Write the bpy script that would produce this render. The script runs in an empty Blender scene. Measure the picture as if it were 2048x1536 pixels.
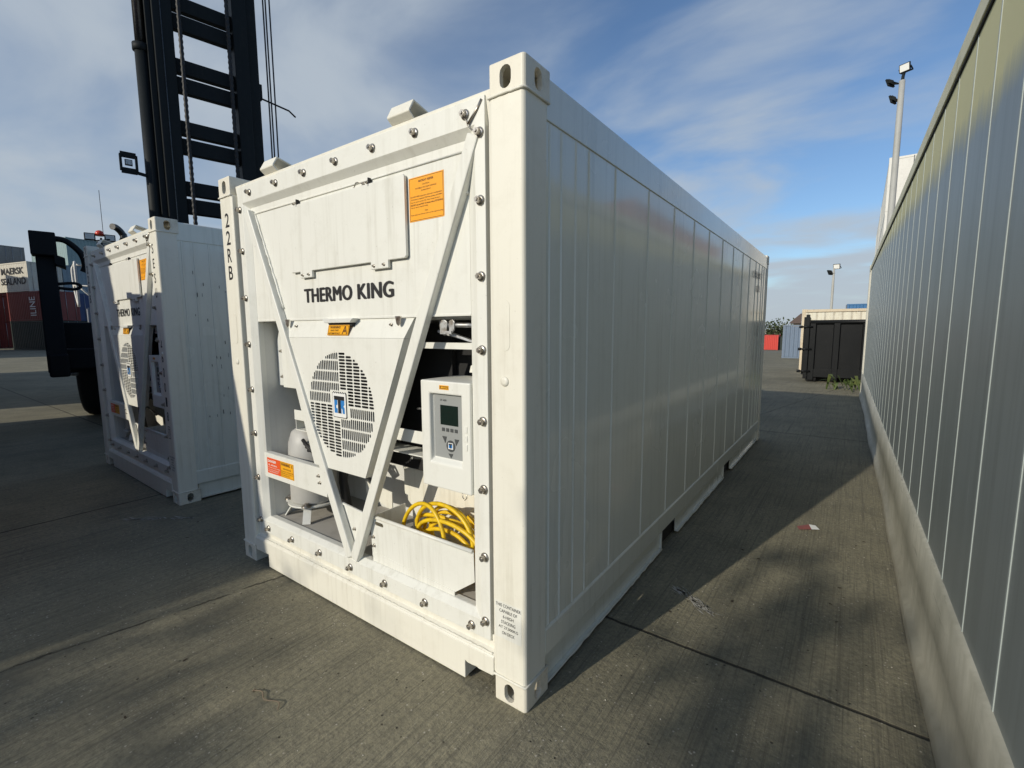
import bpy, bmesh, math, random
from mathutils import Vector, Matrix
random.seed(7)
S = bpy.context.scene
COL = S.collection
R = math.radians
PI = math.pi

# ---------------------------------------------------------------- camera
cam_d = bpy.data.cameras.new('camera'); cam = bpy.data.objects.new('camera', cam_d); COL.objects.link(cam)
yaw, pit, rol = -0.6255, -0.1159, -0.0056
fw = Vector((math.sin(yaw)*math.cos(pit), math.cos(yaw)*math.cos(pit), math.sin(pit)))
rt = Vector((math.cos(yaw), -math.sin(yaw), 0)); up = rt.cross(fw)
rt, up = rt*math.cos(rol)+up*math.sin(rol), up*math.cos(rol)-rt*math.sin(rol)
m = Matrix((rt, up, -fw)).transposed().to_4x4(); m.translation = (1.013, -1.4857, 1.6059)
cam.matrix_world = m
cam_d.sensor_width = 36; cam_d.lens = 939.47/2048*36; cam_d.clip_start = .05; cam_d.clip_end = 3000
S.camera = cam

# ---------------------------------------------------------------- sky and sun
EL, AZ = R(22), R(180+13.7)
w = bpy.data.worlds.new('World'); S.world = w; w.use_nodes = True
nt = w.node_tree; N = nt.nodes; L = nt.links; N.clear()
def nd(t, **k):
    n = N.new(t)
    for a, b in k.items(): setattr(n, a, b)
    return n
out = nd('ShaderNodeOutputWorld'); bg = nd('ShaderNodeBackground'); bg.inputs[1].default_value = .128
sky = nd('ShaderNodeTexSky', sky_type='NISHITA', sun_disc=False, sun_elevation=EL, sun_rotation=AZ, altitude=10, air_density=1.0, dust_density=.8, ozone_density=4.0)
tc = nd('ShaderNodeTexCoord'); sx = nd('ShaderNodeSeparateXYZ'); L.new(tc.outputs['Generated'], sx.inputs[0])
def wm(op, a, b=None):
    n = nd('ShaderNodeMath', operation=op)
    for i, v in enumerate((a, b)):
        if v is None: continue
        if isinstance(v, (int, float)): n.inputs[i].default_value = v
        else: L.new(v, n.inputs[i])
    return n.outputs[0]
zz = wm('ADD', wm('MAXIMUM', sx.outputs[2], 0.0), .16)
cx = nd('ShaderNodeCombineXYZ'); L.new(wm('DIVIDE', sx.outputs[0], zz), cx.inputs[0]); L.new(wm('DIVIDE', sx.outputs[1], zz), cx.inputs[1])
mp = nd('ShaderNodeMapping'); mp.inputs['Rotation'].default_value = (0, 0, R(25)); mp.inputs['Scale'].default_value = (.82, 1.22, 1); mp.inputs['Location'].default_value = (.35, 1.9, 0)
L.new(cx.outputs[0], mp.inputs[0])
n1 = nd('ShaderNodeTexNoise'); n1.inputs['Scale'].default_value = 1.5; n1.inputs['Detail'].default_value = 7; n1.inputs['Roughness'].default_value = .50; n1.inputs['Distortion'].default_value = .35
L.new(mp.outputs[0], n1.inputs['Vector'])
# more cloud towards the west (-x), clearer to the north-east
left = wm('MULTIPLY', sx.outputs[0], -.07)
hz = wm('MULTIPLY', wm('SUBTRACT', 1.0, wm('MINIMUM', wm('DIVIDE', wm('MAXIMUM', sx.outputs[2], 0.0), .22), 1.0)), .34)
right_clear = wm('MULTIPLY', wm('MAXIMUM', wm('SUBTRACT', sx.outputs[0], -.35), 0.0), -.10)
cl = wm('ADD', wm('ADD', wm('ADD', n1.outputs[0], left), right_clear), hz)
rp = nd('ShaderNodeValToRGB'); rp.color_ramp.interpolation = 'EASE'
rp.color_ramp.elements[0].position = .39; rp.color_ramp.elements[1].position = .72
rp.color_ramp.elements[0].color = (0, 0, 0, 1); rp.color_ramp.elements[1].color = (.92, .92, .92, 1)
L.new(cl, rp.inputs[0])
# thin bank of haze near the horizon belongs to the cloud deck
veil = wm('MINIMUM', wm('MAXIMUM', wm('MULTIPLY', wm('SUBTRACT', wm('MULTIPLY', sx.outputs[0], -1.0), .35), .75), 0.0), .46)
fac = wm('ADD', veil, wm('MULTIPLY', rp.outputs[0], wm('SUBTRACT', 1.0, veil)))
mix = nd('ShaderNodeMix', data_type='RGBA'); L.new(fac, mix.inputs[0]); L.new(sky.outputs[0], mix.inputs[6]); mix.inputs[7].default_value = (3.55, 4.05, 4.6, 1)
L.new(mix.outputs[2], bg.inputs[0]); L.new(bg.outputs[0], out.inputs[0])

sd = bpy.data.lights.new('sun', 'SUN'); sd.energy = 3.35; sd.angle = R(.55); sd.color = (1, .93, .79)
so = bpy.data.objects.new('sun', sd); COL.objects.link(so)
az = R(13.7)
SUN = Vector((math.sin(az)*math.cos(EL), math.cos(az)*math.cos(EL), -math.sin(EL)))   # direction light travels
so.rotation_euler = SUN.to_track_quat('-Z', 'Y').to_euler(); so.location = (-10, -40, 20)
S.view_settings.view_transform = 'Standard'; S.view_settings.look = 'None'; S.view_settings.exposure = 0; S.view_settings.gamma = 1
S.render.engine = 'CYCLES'

# ---------------------------------------------------------------- materials
def mat(name):
    m = bpy.data.materials.new(name); m.use_nodes = True
    return m, m.node_tree, m.node_tree.nodes['Principled BSDF']
def simple(name, c, rough=.5, metal=0, spec=.5):
    m, t, p = mat(name)
    p.inputs['Base Color'].default_value = (*c, 1); p.inputs['Roughness'].default_value = rough; p.inputs['Metallic'].default_value = metal
    p.inputs['Specular IOR Level'].default_value = spec
    return m
def tnode(t, ty, **k):
    n = t.nodes.new(ty)
    for a, b in k.items(): setattr(n, a, b)
    return n
def noise(t, scale, vec=None, detail=4, rough=.55, msc=None, coord='Object', rot=None):
    n = tnode(t, 'ShaderNodeTexNoise'); n.inputs['Scale'].default_value = scale; n.inputs['Detail'].default_value = detail; n.inputs['Roughness'].default_value = rough
    if vec is None:
        c = tnode(t, 'ShaderNodeTexCoord'); vec = c.outputs[coord]
    if msc:
        mp = tnode(t, 'ShaderNodeMapping'); mp.inputs['Scale'].default_value = msc
        if rot: mp.inputs['Rotation'].default_value = rot
        t.links.new(vec, mp.inputs[0]); vec = mp.outputs[0]
    t.links.new(vec, n.inputs['Vector'])
    return n.outputs[0]
def ramp(t, src, a, b, ca=(0, 0, 0), cb=(1, 1, 1)):
    r = tnode(t, 'ShaderNodeValToRGB'); r.color_ramp.elements[0].position = a; r.color_ramp.elements[1].position = b
    r.color_ramp.elements[0].color = (*ca, 1); r.color_ramp.elements[1].color = (*cb, 1)
    t.links.new(src, r.inputs[0]); return r.outputs[0]
def mixc(t, fac, a, b):
    n = tnode(t, 'ShaderNodeMix', data_type='RGBA')
    for i, v in ((0, fac), (6, a), (7, b)):
        if isinstance(v, (int, float)): n.inputs[i].default_value = v
        elif isinstance(v, tuple): n.inputs[i].default_value = (*v, 1)
        else: t.links.new(v, n.inputs[i])
    return n.outputs[2]
def mth(t, op, a, b=None, c=None):
    n = tnode(t, 'ShaderNodeMath', operation=op)
    for i, v in enumerate((a, b, c)):
        if v is None: continue
        if isinstance(v, (int, float)): n.inputs[i].default_value = v
        else: t.links.new(v, n.inputs[i])
    return n.outputs[0]
def bump(t, p, h, s, d=.01):
    b = tnode(t, 'ShaderNodeBump'); b.inputs['Strength'].default_value = s; b.inputs['Distance'].default_value = d
    t.links.new(h, b.inputs['Height']); t.links.new(b.outputs[0], p.inputs['Normal'])

def paint(name, base, dirt, rough=.35, streak=.5, coat=.0, rust=0, scuff=.25, bmp=.06):
    """Weathered enamel: run-down streaks, grime patches, specks, faint waviness."""
    m, t, p = mat(name)
    st = noise(t, 1, msc=(26, 26, 1.1), detail=5, rough=.65)
    big = noise(t, 1.3, detail=3)
    f1 = mth(t, 'MULTIPLY', ramp(t, st, .50, .78), ramp(t, big, .35, .75))
    c = mixc(t, mth(t, 'MULTIPLY', f1, streak), base, dirt)
    gr = ramp(t, noise(t, 7, detail=6, rough=.7), .52, .8)
    c = mixc(t, mth(t, 'MULTIPLY', gr, scuff), c, dirt)
    sp = ramp(t, noise(t, 60, detail=2), .70, .76)
    c = mixc(t, mth(t, 'MULTIPLY', sp, scuff*.9), c, (dirt[0]*.5, dirt[1]*.45, dirt[2]*.4))
    if rust:
        rs = ramp(t, noise(t, 3.2, detail=8, rough=.75), .56, .64)
        rv = ramp(t, noise(t, 1, msc=(9, 9, .8), detail=4), .45, .7)
        c = mixc(t, mth(t, 'MULTIPLY', mth(t, 'MULTIPLY', rs, rv), rust), c, (.11, .045, .02))
    t.links.new(c, p.inputs['Base Color'])
    rr = mth(t, 'ADD', mth(t, 'MULTIPLY', big, .22), rough-.11); t.links.new(rr, p.inputs['Roughness'])
    p.inputs['Coat Weight'].default_value = coat; p.inputs['Coat Roughness'].default_value = .12
    wv = mth(t, 'ADD', mth(t, 'MULTIPLY', noise(t, 2.2, detail=1), 1.0), mth(t, 'MULTIPLY', noise(t, 220, detail=1), .012))
    bump(t, p, wv, bmp, .02)
    return m
M = {}
M['white'] = paint('white_enamel', (.755, .75, .685), (.44, .42, .34), .42, .7, .0)
M['cream'] = paint('cream_enamel', (.77, .745, .645), (.44, .40, .30), .45, .7, .0, scuff=.22)
M['side'] = paint('gloss_white_side', (.715, .725, .655), (.40, .40, .32), .25, .75, .65, scuff=.14, bmp=.09)
M['inner'] = paint('compartment_paint', (.66, .66, .62), (.36, .35, .30), .5, .5)
M['dusty'] = paint('dusty_floor', (.42, .40, .36), (.20, .18, .15), .8, .3, scuff=.7)
M['bottle'] = paint('bottle_paint', (.50, .49, .46), (.3, .28, .24), .5, .4)
M['black'] = simple('black_lettering', (.012, .012, .013), .55)
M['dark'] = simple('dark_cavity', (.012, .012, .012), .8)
M['orange'] = simple('orange_sticker', (.90, .37, .008), .45)
M['amber'] = simple('amber_sticker', (.85, .40, .015), .45)
M['redst'] = simple('red_sticker', (.78, .10, .02), .45)
M['stwhite'] = simple('white_sticker', (.8, .8, .77), .4)
M['ink'] = simple('sticker_ink', (.10, .035, .01), .6)
M['blue'] = simple('emblem_blue', (.03, .20, .52), .45)
M['greyp'] = simple('grey_keypad', (.30, .31, .30), .42)
M['screen'] = simple('dark_screen', (.010, .020, .016), .12)
M['btn'] = simple('keypad_button', (.07, .075, .075), .45)
M['rubber'] = simple('black_rubber', (.014, .014, .015), .6)
def steel(name, c, rough):
    m, t, p = mat(name)
    p.inputs['Metallic'].default_value = .9
    t.links.new(mixc(t, ramp(t, noise(t, 40), .4, .75), c, (c[0]*.45, c[1]*.38, c[2]*.3)), p.inputs['Base Color']); p.inputs['Roughness'].default_value = rough
    return m
M['steel'] = steel('bolt_steel', (.50, .47, .42), .33)
M['galv'] = steel('galvanised_steel', (.52, .53, .54), .5)
def cable_mat():
    m, t, p = mat('yellow_cable')
    t.links.new(mixc(t, ramp(t, noise(t, 22, detail=5), .45, .8), (.80, .53, .012), (.50, .31, .02)), p.inputs['Base Color']); p.inputs['Roughness'].default_value = .42
    return m
M['cable'] = cable_mat()
M['mast'] = paint('mast_black', (.011, .014, .015), (.035, .036, .034), .6, .4, scuff=.3)
M['mbody'] = paint('machine_dark', (.010, .011, .012), (.03, .028, .025), .6, .35, scuff=.3)
M['mblue'] = paint('machine_blue', (.03, .06, .20), (.05, .06, .1), .4, .3)
M['mgrey'] = paint('machine_grey', (.30, .32, .36), (.2, .2, .2), .4, .3)
M['rail'] = simple('rail_white', (.78, .77, .73), .4)
M['chrome'] = steel('cylinder_steel', (.10, .10, .10), .3)
M['tyre'] = paint('tyre_rubber', (.022, .022, .022), (.07, .06, .05), .8, .2, scuff=.5)
M['rim'] = paint('rim_paint', (.16, .14, .12), (.08, .07, .06), .6, .3, scuff=.5)
M['lens'] = simple('lamp_lens', (.80, .80, .76), .15)  # pale base stands in for sky reflected in the glass
M['beacon'] = simple('beacon_red', (.65, .06, .03), .25)
M['binblack'] = paint('bin_black', (.010, .011, .012), (.03, .03, .032), .42, .35, scuff=.25)
M['leaf'] = None

# grey composite panels of the long reefer
def panel_mat():
    m, t, p = mat('grey_clad_panel')
    tcn = tnode(t, 'ShaderNodeTexCoord'); sp = tnode(t, 'ShaderNodeSeparateXYZ'); t.links.new(tcn.outputs['Object'], sp.inputs[0])
    st = noise(t, 1, msc=(30, 22, .9), detail=5, rough=.6); big = noise(t, .9, detail=4)
    c = mixc(t, ramp(t, st, .45, .8), (.265, .295, .295), (.20, .225, .22))
    c = mixc(t, mth(t, 'MULTIPLY', ramp(t, big, .4, .75), .35), c, (.17, .195, .185))
    # film of algae that has run down from the top rail, deeper towards the near end
    wob = mth(t, 'MULTIPLY', mth(t, 'SUBTRACT', noise(t, 1, msc=(1, 2.2, .5), detail=5), .5), .24)
    drips = mth(t, 'MULTIPLY', mth(t, 'SUBTRACT', noise(t, 1, msc=(1, 30, .6), detail=3), .5), .16)
    h = mth(t, 'ADD', mth(t, 'ADD', sp.outputs[2], wob), mth(t, 'SUBTRACT', drips, mth(t, 'MULTIPLY', sp.outputs[1], .045)))
    alg = ramp(t, mth(t, 'MULTIPLY', mth(t, 'SUBTRACT', h, 2.27), 4.2), .15, .85)
    c = mixc(t, mth(t, 'MULTIPLY', alg, .95), c, (.70, .655, .36))
    # long pale scratches low on the panels
    sc = ramp(t, noise(t, 1, msc=(1, 55, 2.2), detail=2), .73, .75)
    scm = mth(t, 'MULTIPLY', sc, ramp(t, noise(t, 1.1, detail=2), .56, .64))
    low = ramp(t, sp.outputs[2], .45, .62)
    c = mixc(t, mth(t, 'MULTIPLY', scm, .55), c, (.6, .63, .63))
    t.links.new(c, p.inputs['Base Color'])
    t.links.new(mth(t, 'SUBTRACT', .12, mth(t, 'MULTIPLY', alg, .1)), p.inputs['Metallic'])
    t.links.new(mth(t, 'ADD', .42, mth(t, 'MULTIPLY', alg, .3)), p.inputs['Roughness'])
    bump(t, p, mth(t, 'ADD', noise(t, 1.6, detail=1), mth(t, 'MULTIPLY', noise(t, 300, detail=1), .01)), .10, .02)
    return m
M['panel'] = panel_mat()
for k_ in ('mast', 'mbody', 'binblack'): M[k_].node_tree.nodes['Principled BSDF'].inputs['Specular IOR Level'].default_value = .18
q_ = M['side'].node_tree.nodes['Principled BSDF']; q_.inputs['Coat Weight'].default_value = .7; q_.inputs['Coat Roughness'].default_value = .085
M['ribpaint'] = paint('panel_rib_paint', (.36, .405, .395), (.27, .28, .26), .5, .4)
M['oldwhite'] = paint('weathered_white', (.62, .60, .52), (.27, .27, .21), .5, .8, scuff=.5)
def skirt_mat():
    m, t, p = mat('dirty_skirt')
    tcn = tnode(t, 'ShaderNodeTexCoord'); sp = tnode(t, 'ShaderNodeSeparateXYZ'); t.links.new(tcn.outputs['Object'], sp.inputs[0])
    c = mixc(t, ramp(t, noise(t, 2.4, detail=6, rough=.65), .38, .68), (.54, .52, .43), (.35, .34, .275))
    c = mixc(t, mth(t, 'MULTIPLY', ramp(t, noise(t, 1, msc=(20, 18, 1.5), detail=4), .5, .75), .5), c, (.30, .29, .22))
    sc = ramp(t, noise(t, 1, msc=(1, 1.6, 26), detail=4, rough=.7), .62, .68)
    c = mixc(t, mth(t, 'MULTIPLY', sc, .6), c, (.17, .165, .13))
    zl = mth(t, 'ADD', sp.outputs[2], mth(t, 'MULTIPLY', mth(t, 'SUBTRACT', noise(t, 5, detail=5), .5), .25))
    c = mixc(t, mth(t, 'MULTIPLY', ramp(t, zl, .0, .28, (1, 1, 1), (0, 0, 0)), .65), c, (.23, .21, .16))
    t.links.new(c, p.inputs['Base Color']); p.inputs['Roughness'].default_value = .55
    bump(t, p, noise(t, 4, detail=3), .25, .02)
    return m
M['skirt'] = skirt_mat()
M['castp'] = paint('casting_paint', (.74, .70, .59), (.36, .32, .23), .5, .6, rust=.85, scuff=.6)
M['toprail'] = paint('algae_rail', (.74, .69, .47), (.30, .28, .15), .6, .9, scuff=.5)

def ground_mat():
    m, t, p = mat('brushed_concrete')
    tcn = tnode(t, 'ShaderNodeTexCoord'); P = tcn.outputs['Object']
    sp = tnode(t, 'ShaderNodeSeparateXYZ'); t.links.new(P, sp.inputs[0])
    big = noise(t, .55, P, 5, .6); mid = noise(t, 2.6, P, 6, .65); fine = noise(t, 38, P, 4, .7)
    c = mixc(t, ramp(t, big, .30, .72), (.192, .176, .118), (.335, .307, .212))
    c = mixc(t, mth(t, 'MULTIPLY', ramp(t, mid, .46, .72), .65), c, (.145, .134, .098))
    brush = noise(t, 1, P, 3, .6, (95, 1.6, 1)); coarse = noise(t, 1, P, 4, .6, (30, .45, 1))
    c = mixc(t, mth(t, 'MULTIPLY', ramp(t, brush, .50, .70), .62), c, (.095, .088, .066))
    c = mixc(t, mth(t, 'MULTIPLY', ramp(t, coarse, .55, .68), .55), c, (.115, .106, .08))
    c = mixc(t, mth(t, 'MULTIPLY', ramp(t, fine, .42, .68), .70), c, (.125, .115, .088))
    # dark cast of oil and rubber
    oil = ramp(t, noise(t, 1, P, 6, .7, (.8, 1.6, 1)), .62, .72)
    c = mixc(t, mth(t, 'MULTIPLY', oil, .55), c, (.075, .069, .055))
    pale = mth(t, 'MULTIPLY', ramp(t, noise(t, 110, P, 2), .60, .72), ramp(t, noise(t, 3, P, 3), .4, .6))
    c = mixc(t, mth(t, 'MULTIPLY', pale, .55), c, (.46, .43, .35))
    # pale exposed aggregate
    vo = tnode(t, 'ShaderNodeTexVoronoi'); vo.inputs['Scale'].default_value = 34; t.links.new(P, vo.inputs['Vector'])
    gate = ramp(t, noise(t, 9, P, 2), .52, .56)
    ag = mth(t, 'MULTIPLY', ramp(t, vo.outputs['Distance'], .10, .17, (1, 1, 1), (0, 0, 0)), gate)
    c = mixc(t, mth(t, 'MULTIPLY', ag, .65), c, (.52, .48, .40))
    vo2 = tnode(t, 'ShaderNodeTexVoronoi'); vo2.inputs['Scale'].default_value = 21; t.links.new(P, vo2.inputs['Vector'])
    pit = mth(t, 'MULTIPLY', ramp(t, vo2.outputs['Distance'], .07, .13, (1, 1, 1), (0, 0, 0)), ramp(t, noise(t, 7, P, 2), .53, .57))
    c = mixc(t, mth(t, 'MULTIPLY', pit, .8), c, (.05, .045, .036))
    # joints between the slabs and one long crack
    wob = mth(t, 'MULTIPLY', mth(t, 'SUBTRACT', noise(t, 3.5, P, 6, .7), .5), .11)
    wobs = mth(t, 'MULTIPLY', wob, .28)
    def line(v, at, width, period=None, wb=wobs):
        a = mth(t, 'ADD', mth(t, 'SUBTRACT', v, at), wb)
        if period: a = mth(t, 'SUBTRACT', mth(t, 'PINGPONG', mth(t, 'ADD', a, period*40), period/1.0), 0) if False else mth(t, 'SUBTRACT', mth(t, 'MODULO', mth(t, 'ADD', a, period*40.5), period), period/2)
        a = mth(t, 'ABSOLUTE', a)
        return ramp(t, mth(t, 'DIVIDE', a, width), .35, 1.0, (1, 1, 1), (0, 0, 0))
    j1 = line(sp.outputs[1], .82, .012, 5.88); j2 = line(sp.outputs[0], -4.45, .013, 6.2)
    cr = mth(t, 'MULTIPLY', line(mth(t, 'ADD', sp.outputs[0], mth(t, 'MULTIPLY', sp.outputs[1], -.20)), -1.93, .010, None, wob), ramp(t, noise(t, 6, P, 3), .38, .5))
    jj = mth(t, 'MAXIMUM', mth(t, 'MAXIMUM', j1, j2), mth(t, 'MULTIPLY', cr, .8))
    c = mixc(t, mth(t, 'MULTIPLY', jj, .9), c, (.028, .025, .02))
    t.links.new(c, p.inputs['Base Color']); p.inputs['Roughness'].default_value = .85; p.inputs['Specular IOR Level'].default_value = .3
    h = mth(t, 'ADD', mth(t, 'MULTIPLY', brush, .5), mth(t, 'ADD', mth(t, 'MULTIPLY', fine, .5), mth(t, 'MULTIPLY', mid, .9)))
    h = mth(t, 'SUBTRACT', h, mth(t, 'MULTIPLY', jj, 1.8)); h = mth(t, 'SUBTRACT', h, mth(t, 'MULTIPLY', pit, .8))
    bump(t, p, h, .8, .014)
    return m
M['ground'] = ground_mat()

# ---------------------------------------------------------------- mesh helpers
class MB:
    def __init__(s): s.b = bmesh.new()
    def hexa(s, pts):
        v = [s.b.verts.new(p) for p in pts]
        for f in ((0, 3, 2, 1), (4, 5, 6, 7), (0, 1, 5, 4), (1, 2, 6, 5), (2, 3, 7, 6), (3, 0, 4, 7)): s.b.faces.new([v[i] for i in f])
        return s
    def box(s, x0, x1, y0, y1, z0, z1):
        return s.hexa([(x0, y0, z0), (x1, y0, z0), (x1, y1, z0), (x0, y1, z0), (x0, y0, z1), (x1, y0, z1), (x1, y1, z1), (x0, y1, z1)])
    def prism(s, poly, a, b, ax='y'):
        """poly in the two other axes (order x,z | y,z | x,y), extruded from a to b along ax."""
        f = {'y': lambda p, t: (p[0], t, p[1]), 'x': lambda p, t: (t, p[0], p[1]), 'z': lambda p, t: (p[0], p[1], t)}[ax]
        A = [s.b.verts.new(f(p, a)) for p in poly]; B = [s.b.verts.new(f(p, b)) for p in poly]; n = len(poly)
        s.b.faces.new(A); s.b.faces.new(B[::-1])
        for i in range(n): s.b.faces.new((A[i], B[i], B[(i+1) % n], A[(i+1) % n]))
        return s
    def quad(s, *p): s.b.faces.new([s.b.verts.new(q) for q in p]); return s
    def bar(s, p, q, wx, wy, upv=(0, 0, 1)):
        p, q = Vector(p), Vector(q); d = (q-p).normalized(); u = Vector(upv)
        if abs(d.dot(u)) > .98: u = Vector((1, 0, 0))
        a = d.cross(u).normalized()*wx/2; c = a.cross(d).normalized()*wy/2
        return s.hexa([p-a-c, p+a-c, p+a+c, p-a+c, q-a-c, q+a-c, q+a+c, q-a+c])
    def tube(s, pts, r, n=8, cap=True, smooth=True):
        pts = [Vector(p) for p in pts]; rings = []; prev = None
        for i, p in enumerate(pts):
            d = (pts[min(i+1, len(pts)-1)]-pts[max(i-1, 0)]).normalized()
            if prev is None:
                a = d.cross(Vector((0, 0, 1)))
                if a.length < .05: a = d.cross(Vector((1, 0, 0)))
            else: a = prev-d*prev.dot(d)
            a.normalize(); prev = a; c = d.cross(a)
            rr = r[i] if isinstance(r, (list, tuple)) else r
            rings.append([s.b.verts.new(p+(a*math.cos(2*PI*k/n)+c*math.sin(2*PI*k/n))*rr) for k in range(n)])
        for A, B in zip(rings, rings[1:]):
            for k in range(n):
                f = s.b.faces.new((A[k], A[(k+1) % n], B[(k+1) % n], B[k])); f.smooth = smooth
        if cap: s.b.faces.new(rings[0][::-1]); s.b.faces.new(rings[-1])
        return s
    def lathe(s, prof, c, ax=(0, 0, 1), n=24):
        """prof: (radius, height) list about axis ax from point c."""
        d = Vector(ax).normalized(); a = d.orthogonal().normalized(); e = d.cross(a); c = Vector(c); rings = []
        for r, h in prof: rings.append([s.b.verts.new(c+d*h+(a*math.cos(2*PI*k/n)+e*math.sin(2*PI*k/n))*max(r, 1e-4)) for k in range(n)])
        for A, B in zip(rings, rings[1:]):
            for k in range(n):
                f = s.b.faces.new((A[k], A[(k+1) % n], B[(k+1) % n], B[k])); f.smooth = True
        s.b.faces.new(rings[0][::-1]); s.b.faces.new(rings[-1]); return s
    def build(s, name, material, parent=None, bevel=0, seg=2, recalc=True):
        if recalc: bmesh.ops.recalc_face_normals(s.b, faces=s.b.faces[:])
        me = bpy.data.meshes.new(name); s.b.to_mesh(me); s.b.free()
        return mkobj(name, me, material, parent, bevel, seg)
def mkobj(name, me, material, parent=None, bevel=0, seg=2):
    o = bpy.data.objects.new(name, me); COL.objects.link(o)
    if material is not None:
        for mm in (material if isinstance(material, (list, tuple)) else [material]): me.materials.append(mm)
    if parent is not None: o.parent = parent
    if bevel:
        b = o.modifiers.new('bevel', 'BEVEL'); b.width = bevel; b.segments = seg; b.limit_method = 'ANGLE'; b.angle_limit = R(35)
    return o
def tag(o, label, cat, group=None, kind=None):
    if label: o['label'] = label
    if cat: o['category'] = cat
    if group: o['group'] = group
    if kind: o['kind'] = kind
    return o
def thing(name, label, cat, loc=(0, 0, 0), rz=0, group=None):
    o = bpy.data.objects.new(name, None); COL.objects.link(o); o.location = loc; o.rotation_euler = (0, 0, rz); o.empty_display_size = .3
    return tag(o, label, cat, group)
def structure(o): o['kind'] = 'structure'; return o
def copy_tree(o, parent=None):
    c = o.copy(); COL.objects.link(c)
    if parent is not None: c.parent = parent
    for ch in list(o.children): copy_tree(ch, c)
    return c
def tomesh(o):
    dg = bpy.context.evaluated_depsgraph_get(); dg.update()
    return bpy.data.meshes.new_from_object(o.evaluated_get(dg))
def plate_mesh(outer, holes, t):
    """Flat plate with holes: polygons in (u, z); thickness t inward; front at y=0."""
    cu = bpy.data.curves.new('tmp', 'CURVE'); cu.dimensions = '2D'; cu.fill_mode = 'BOTH'; cu.extrude = t/2
    for poly in [outer]+holes:
        sp = cu.splines.new('POLY'); sp.points.add(len(poly)-1); sp.use_cyclic_u = True
        for q, p in zip(sp.points, poly): q.co = (p[0], p[1], 0, 1)
    o = bpy.data.objects.new('tmp', cu); COL.objects.link(o); me = tomesh(o); bpy.data.objects.remove(o); bpy.data.curves.remove(cu)
    for v in me.vertices: x, y, z = v.co; v.co = (x, t/2-z, y)
    return me
_txt = {}
def text_mesh(body, bold=0.0, spacing=1.0, lines=1.0, align='LEFT'):
    k = (body, bold, spacing, lines, align)
    cu = bpy.data.curves.new('tmp', 'FONT'); cu.body = body; cu.offset = bold; cu.space_character = spacing; cu.space_line = lines; cu.align_x = align; cu.fill_mode = 'FRONT'; cu.resolution_u = 4
    o = bpy.data.objects.new('tmp', cu); COL.objects.link(o); me = tomesh(o); bpy.data.objects.remove(o); bpy.data.curves.remove(cu)
    return me
def text_into(bm, body, u0, u1, z0, z1, y=0, bold=0.0, spacing=1.0, lines=1.0, align='LEFT', f=None, keep=False):
    """Fit text into the box u0..u1, z0..z1 on the plane y, added to bmesh bm; f maps (u, z) to a point."""
    me = text_mesh(body, bold, spacing, lines, align)
    if not me.vertices: return
    xs = [v.co.x for v in me.vertices]; ys = [v.co.y for v in me.vertices]
    x0, x1, y0, y1 = min(xs), max(xs), min(ys), max(ys)
    sx, sz = (u1-u0)/(x1-x0), (z1-z0)/(y1-y0)
    if keep: sx = min(sx, sz*1.1)
    vs = []
    for v in me.vertices:
        u, z = u0+(v.co.x-x0)*sx, z0+(v.co.y-y0)*sz
        vs.append(bm.verts.new(f(u, z) if f else (u, y, z)))
    for pl in me.polygons:
        try: bm.faces.new([vs[i] for i in pl.vertices])
        except ValueError: pass
    bpy.data.meshes.remove(me)
def lettering(name, items, material, parent, **k):
    b = MB()
    for it in items: text_into(b.b, *it[:5], **{**k, **(it[5] if len(it) > 5 else {})})
    return b.build(name, material, parent, recalc=False)
def stadium(cx_, cy_, wd, ht, n=6):
    """Rounded slot centred at (cx, cy)."""
    r = min(wd, ht)/2; pts = []
    if ht >= wd: cs = ((cx_, cy_+ht/2-r, 0), (cx_, cy_-ht/2+r, PI))
    else: cs = ((cx_+wd/2-r, cy_, -PI/2), (cx_-wd/2+r, cy_, PI/2))
    for x, y, a in cs:
        for i in range(n+1): q = a+PI*i/n; pts.append((x+r*math.cos(q), y+r*math.sin(q)))
    return pts
def boolean(mesh, cutters):
    o = bpy.data.objects.new('tmpb', mesh); COL.objects.link(o); cs = []
    for c in cutters:
        q = bpy.data.objects.new('tmpc', c); COL.objects.link(q); cs.append(q)
        md = o.modifiers.new('b', 'BOOLEAN'); md.object = q; md.operation = 'DIFFERENCE'; md.solver = 'EXACT'
    me = tomesh(o)
    for q in [o]+cs: bpy.data.objects.remove(q)
    return me

# ---------------------------------------------------------------- ground
def gz(y):
    if y < 13: return 0
    if y < 19: return -.03*(y-13)**2/12
    if y < 110: return -.09-.03*(y-19)
    return -.09-.03*91
b = bmesh.new(); ys = [-300, -60, -20, -6, 0, 4, 8, 13, 14, 15, 16, 17, 18, 19, 25, 40, 60, 90, 110, 400, 1500]; xs = [-1500, -300, -60, -20, -8, -3, 0, 3, 8, 20, 60, 300, 1500]
g = [[b.verts.new((x, y, gz(y))) for x in xs] for y in ys]
for i in range(len(ys)-1):
    for j in range(len(xs)-1): b.faces.new((g[i][j], g[i][j+1], g[i+1][j+1], g[i+1][j])).smooth = True
me = bpy.data.meshes.new('ground'); b.to_mesh(me); b.free()
structure(mkobj('ground', me, M['ground']))

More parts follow.
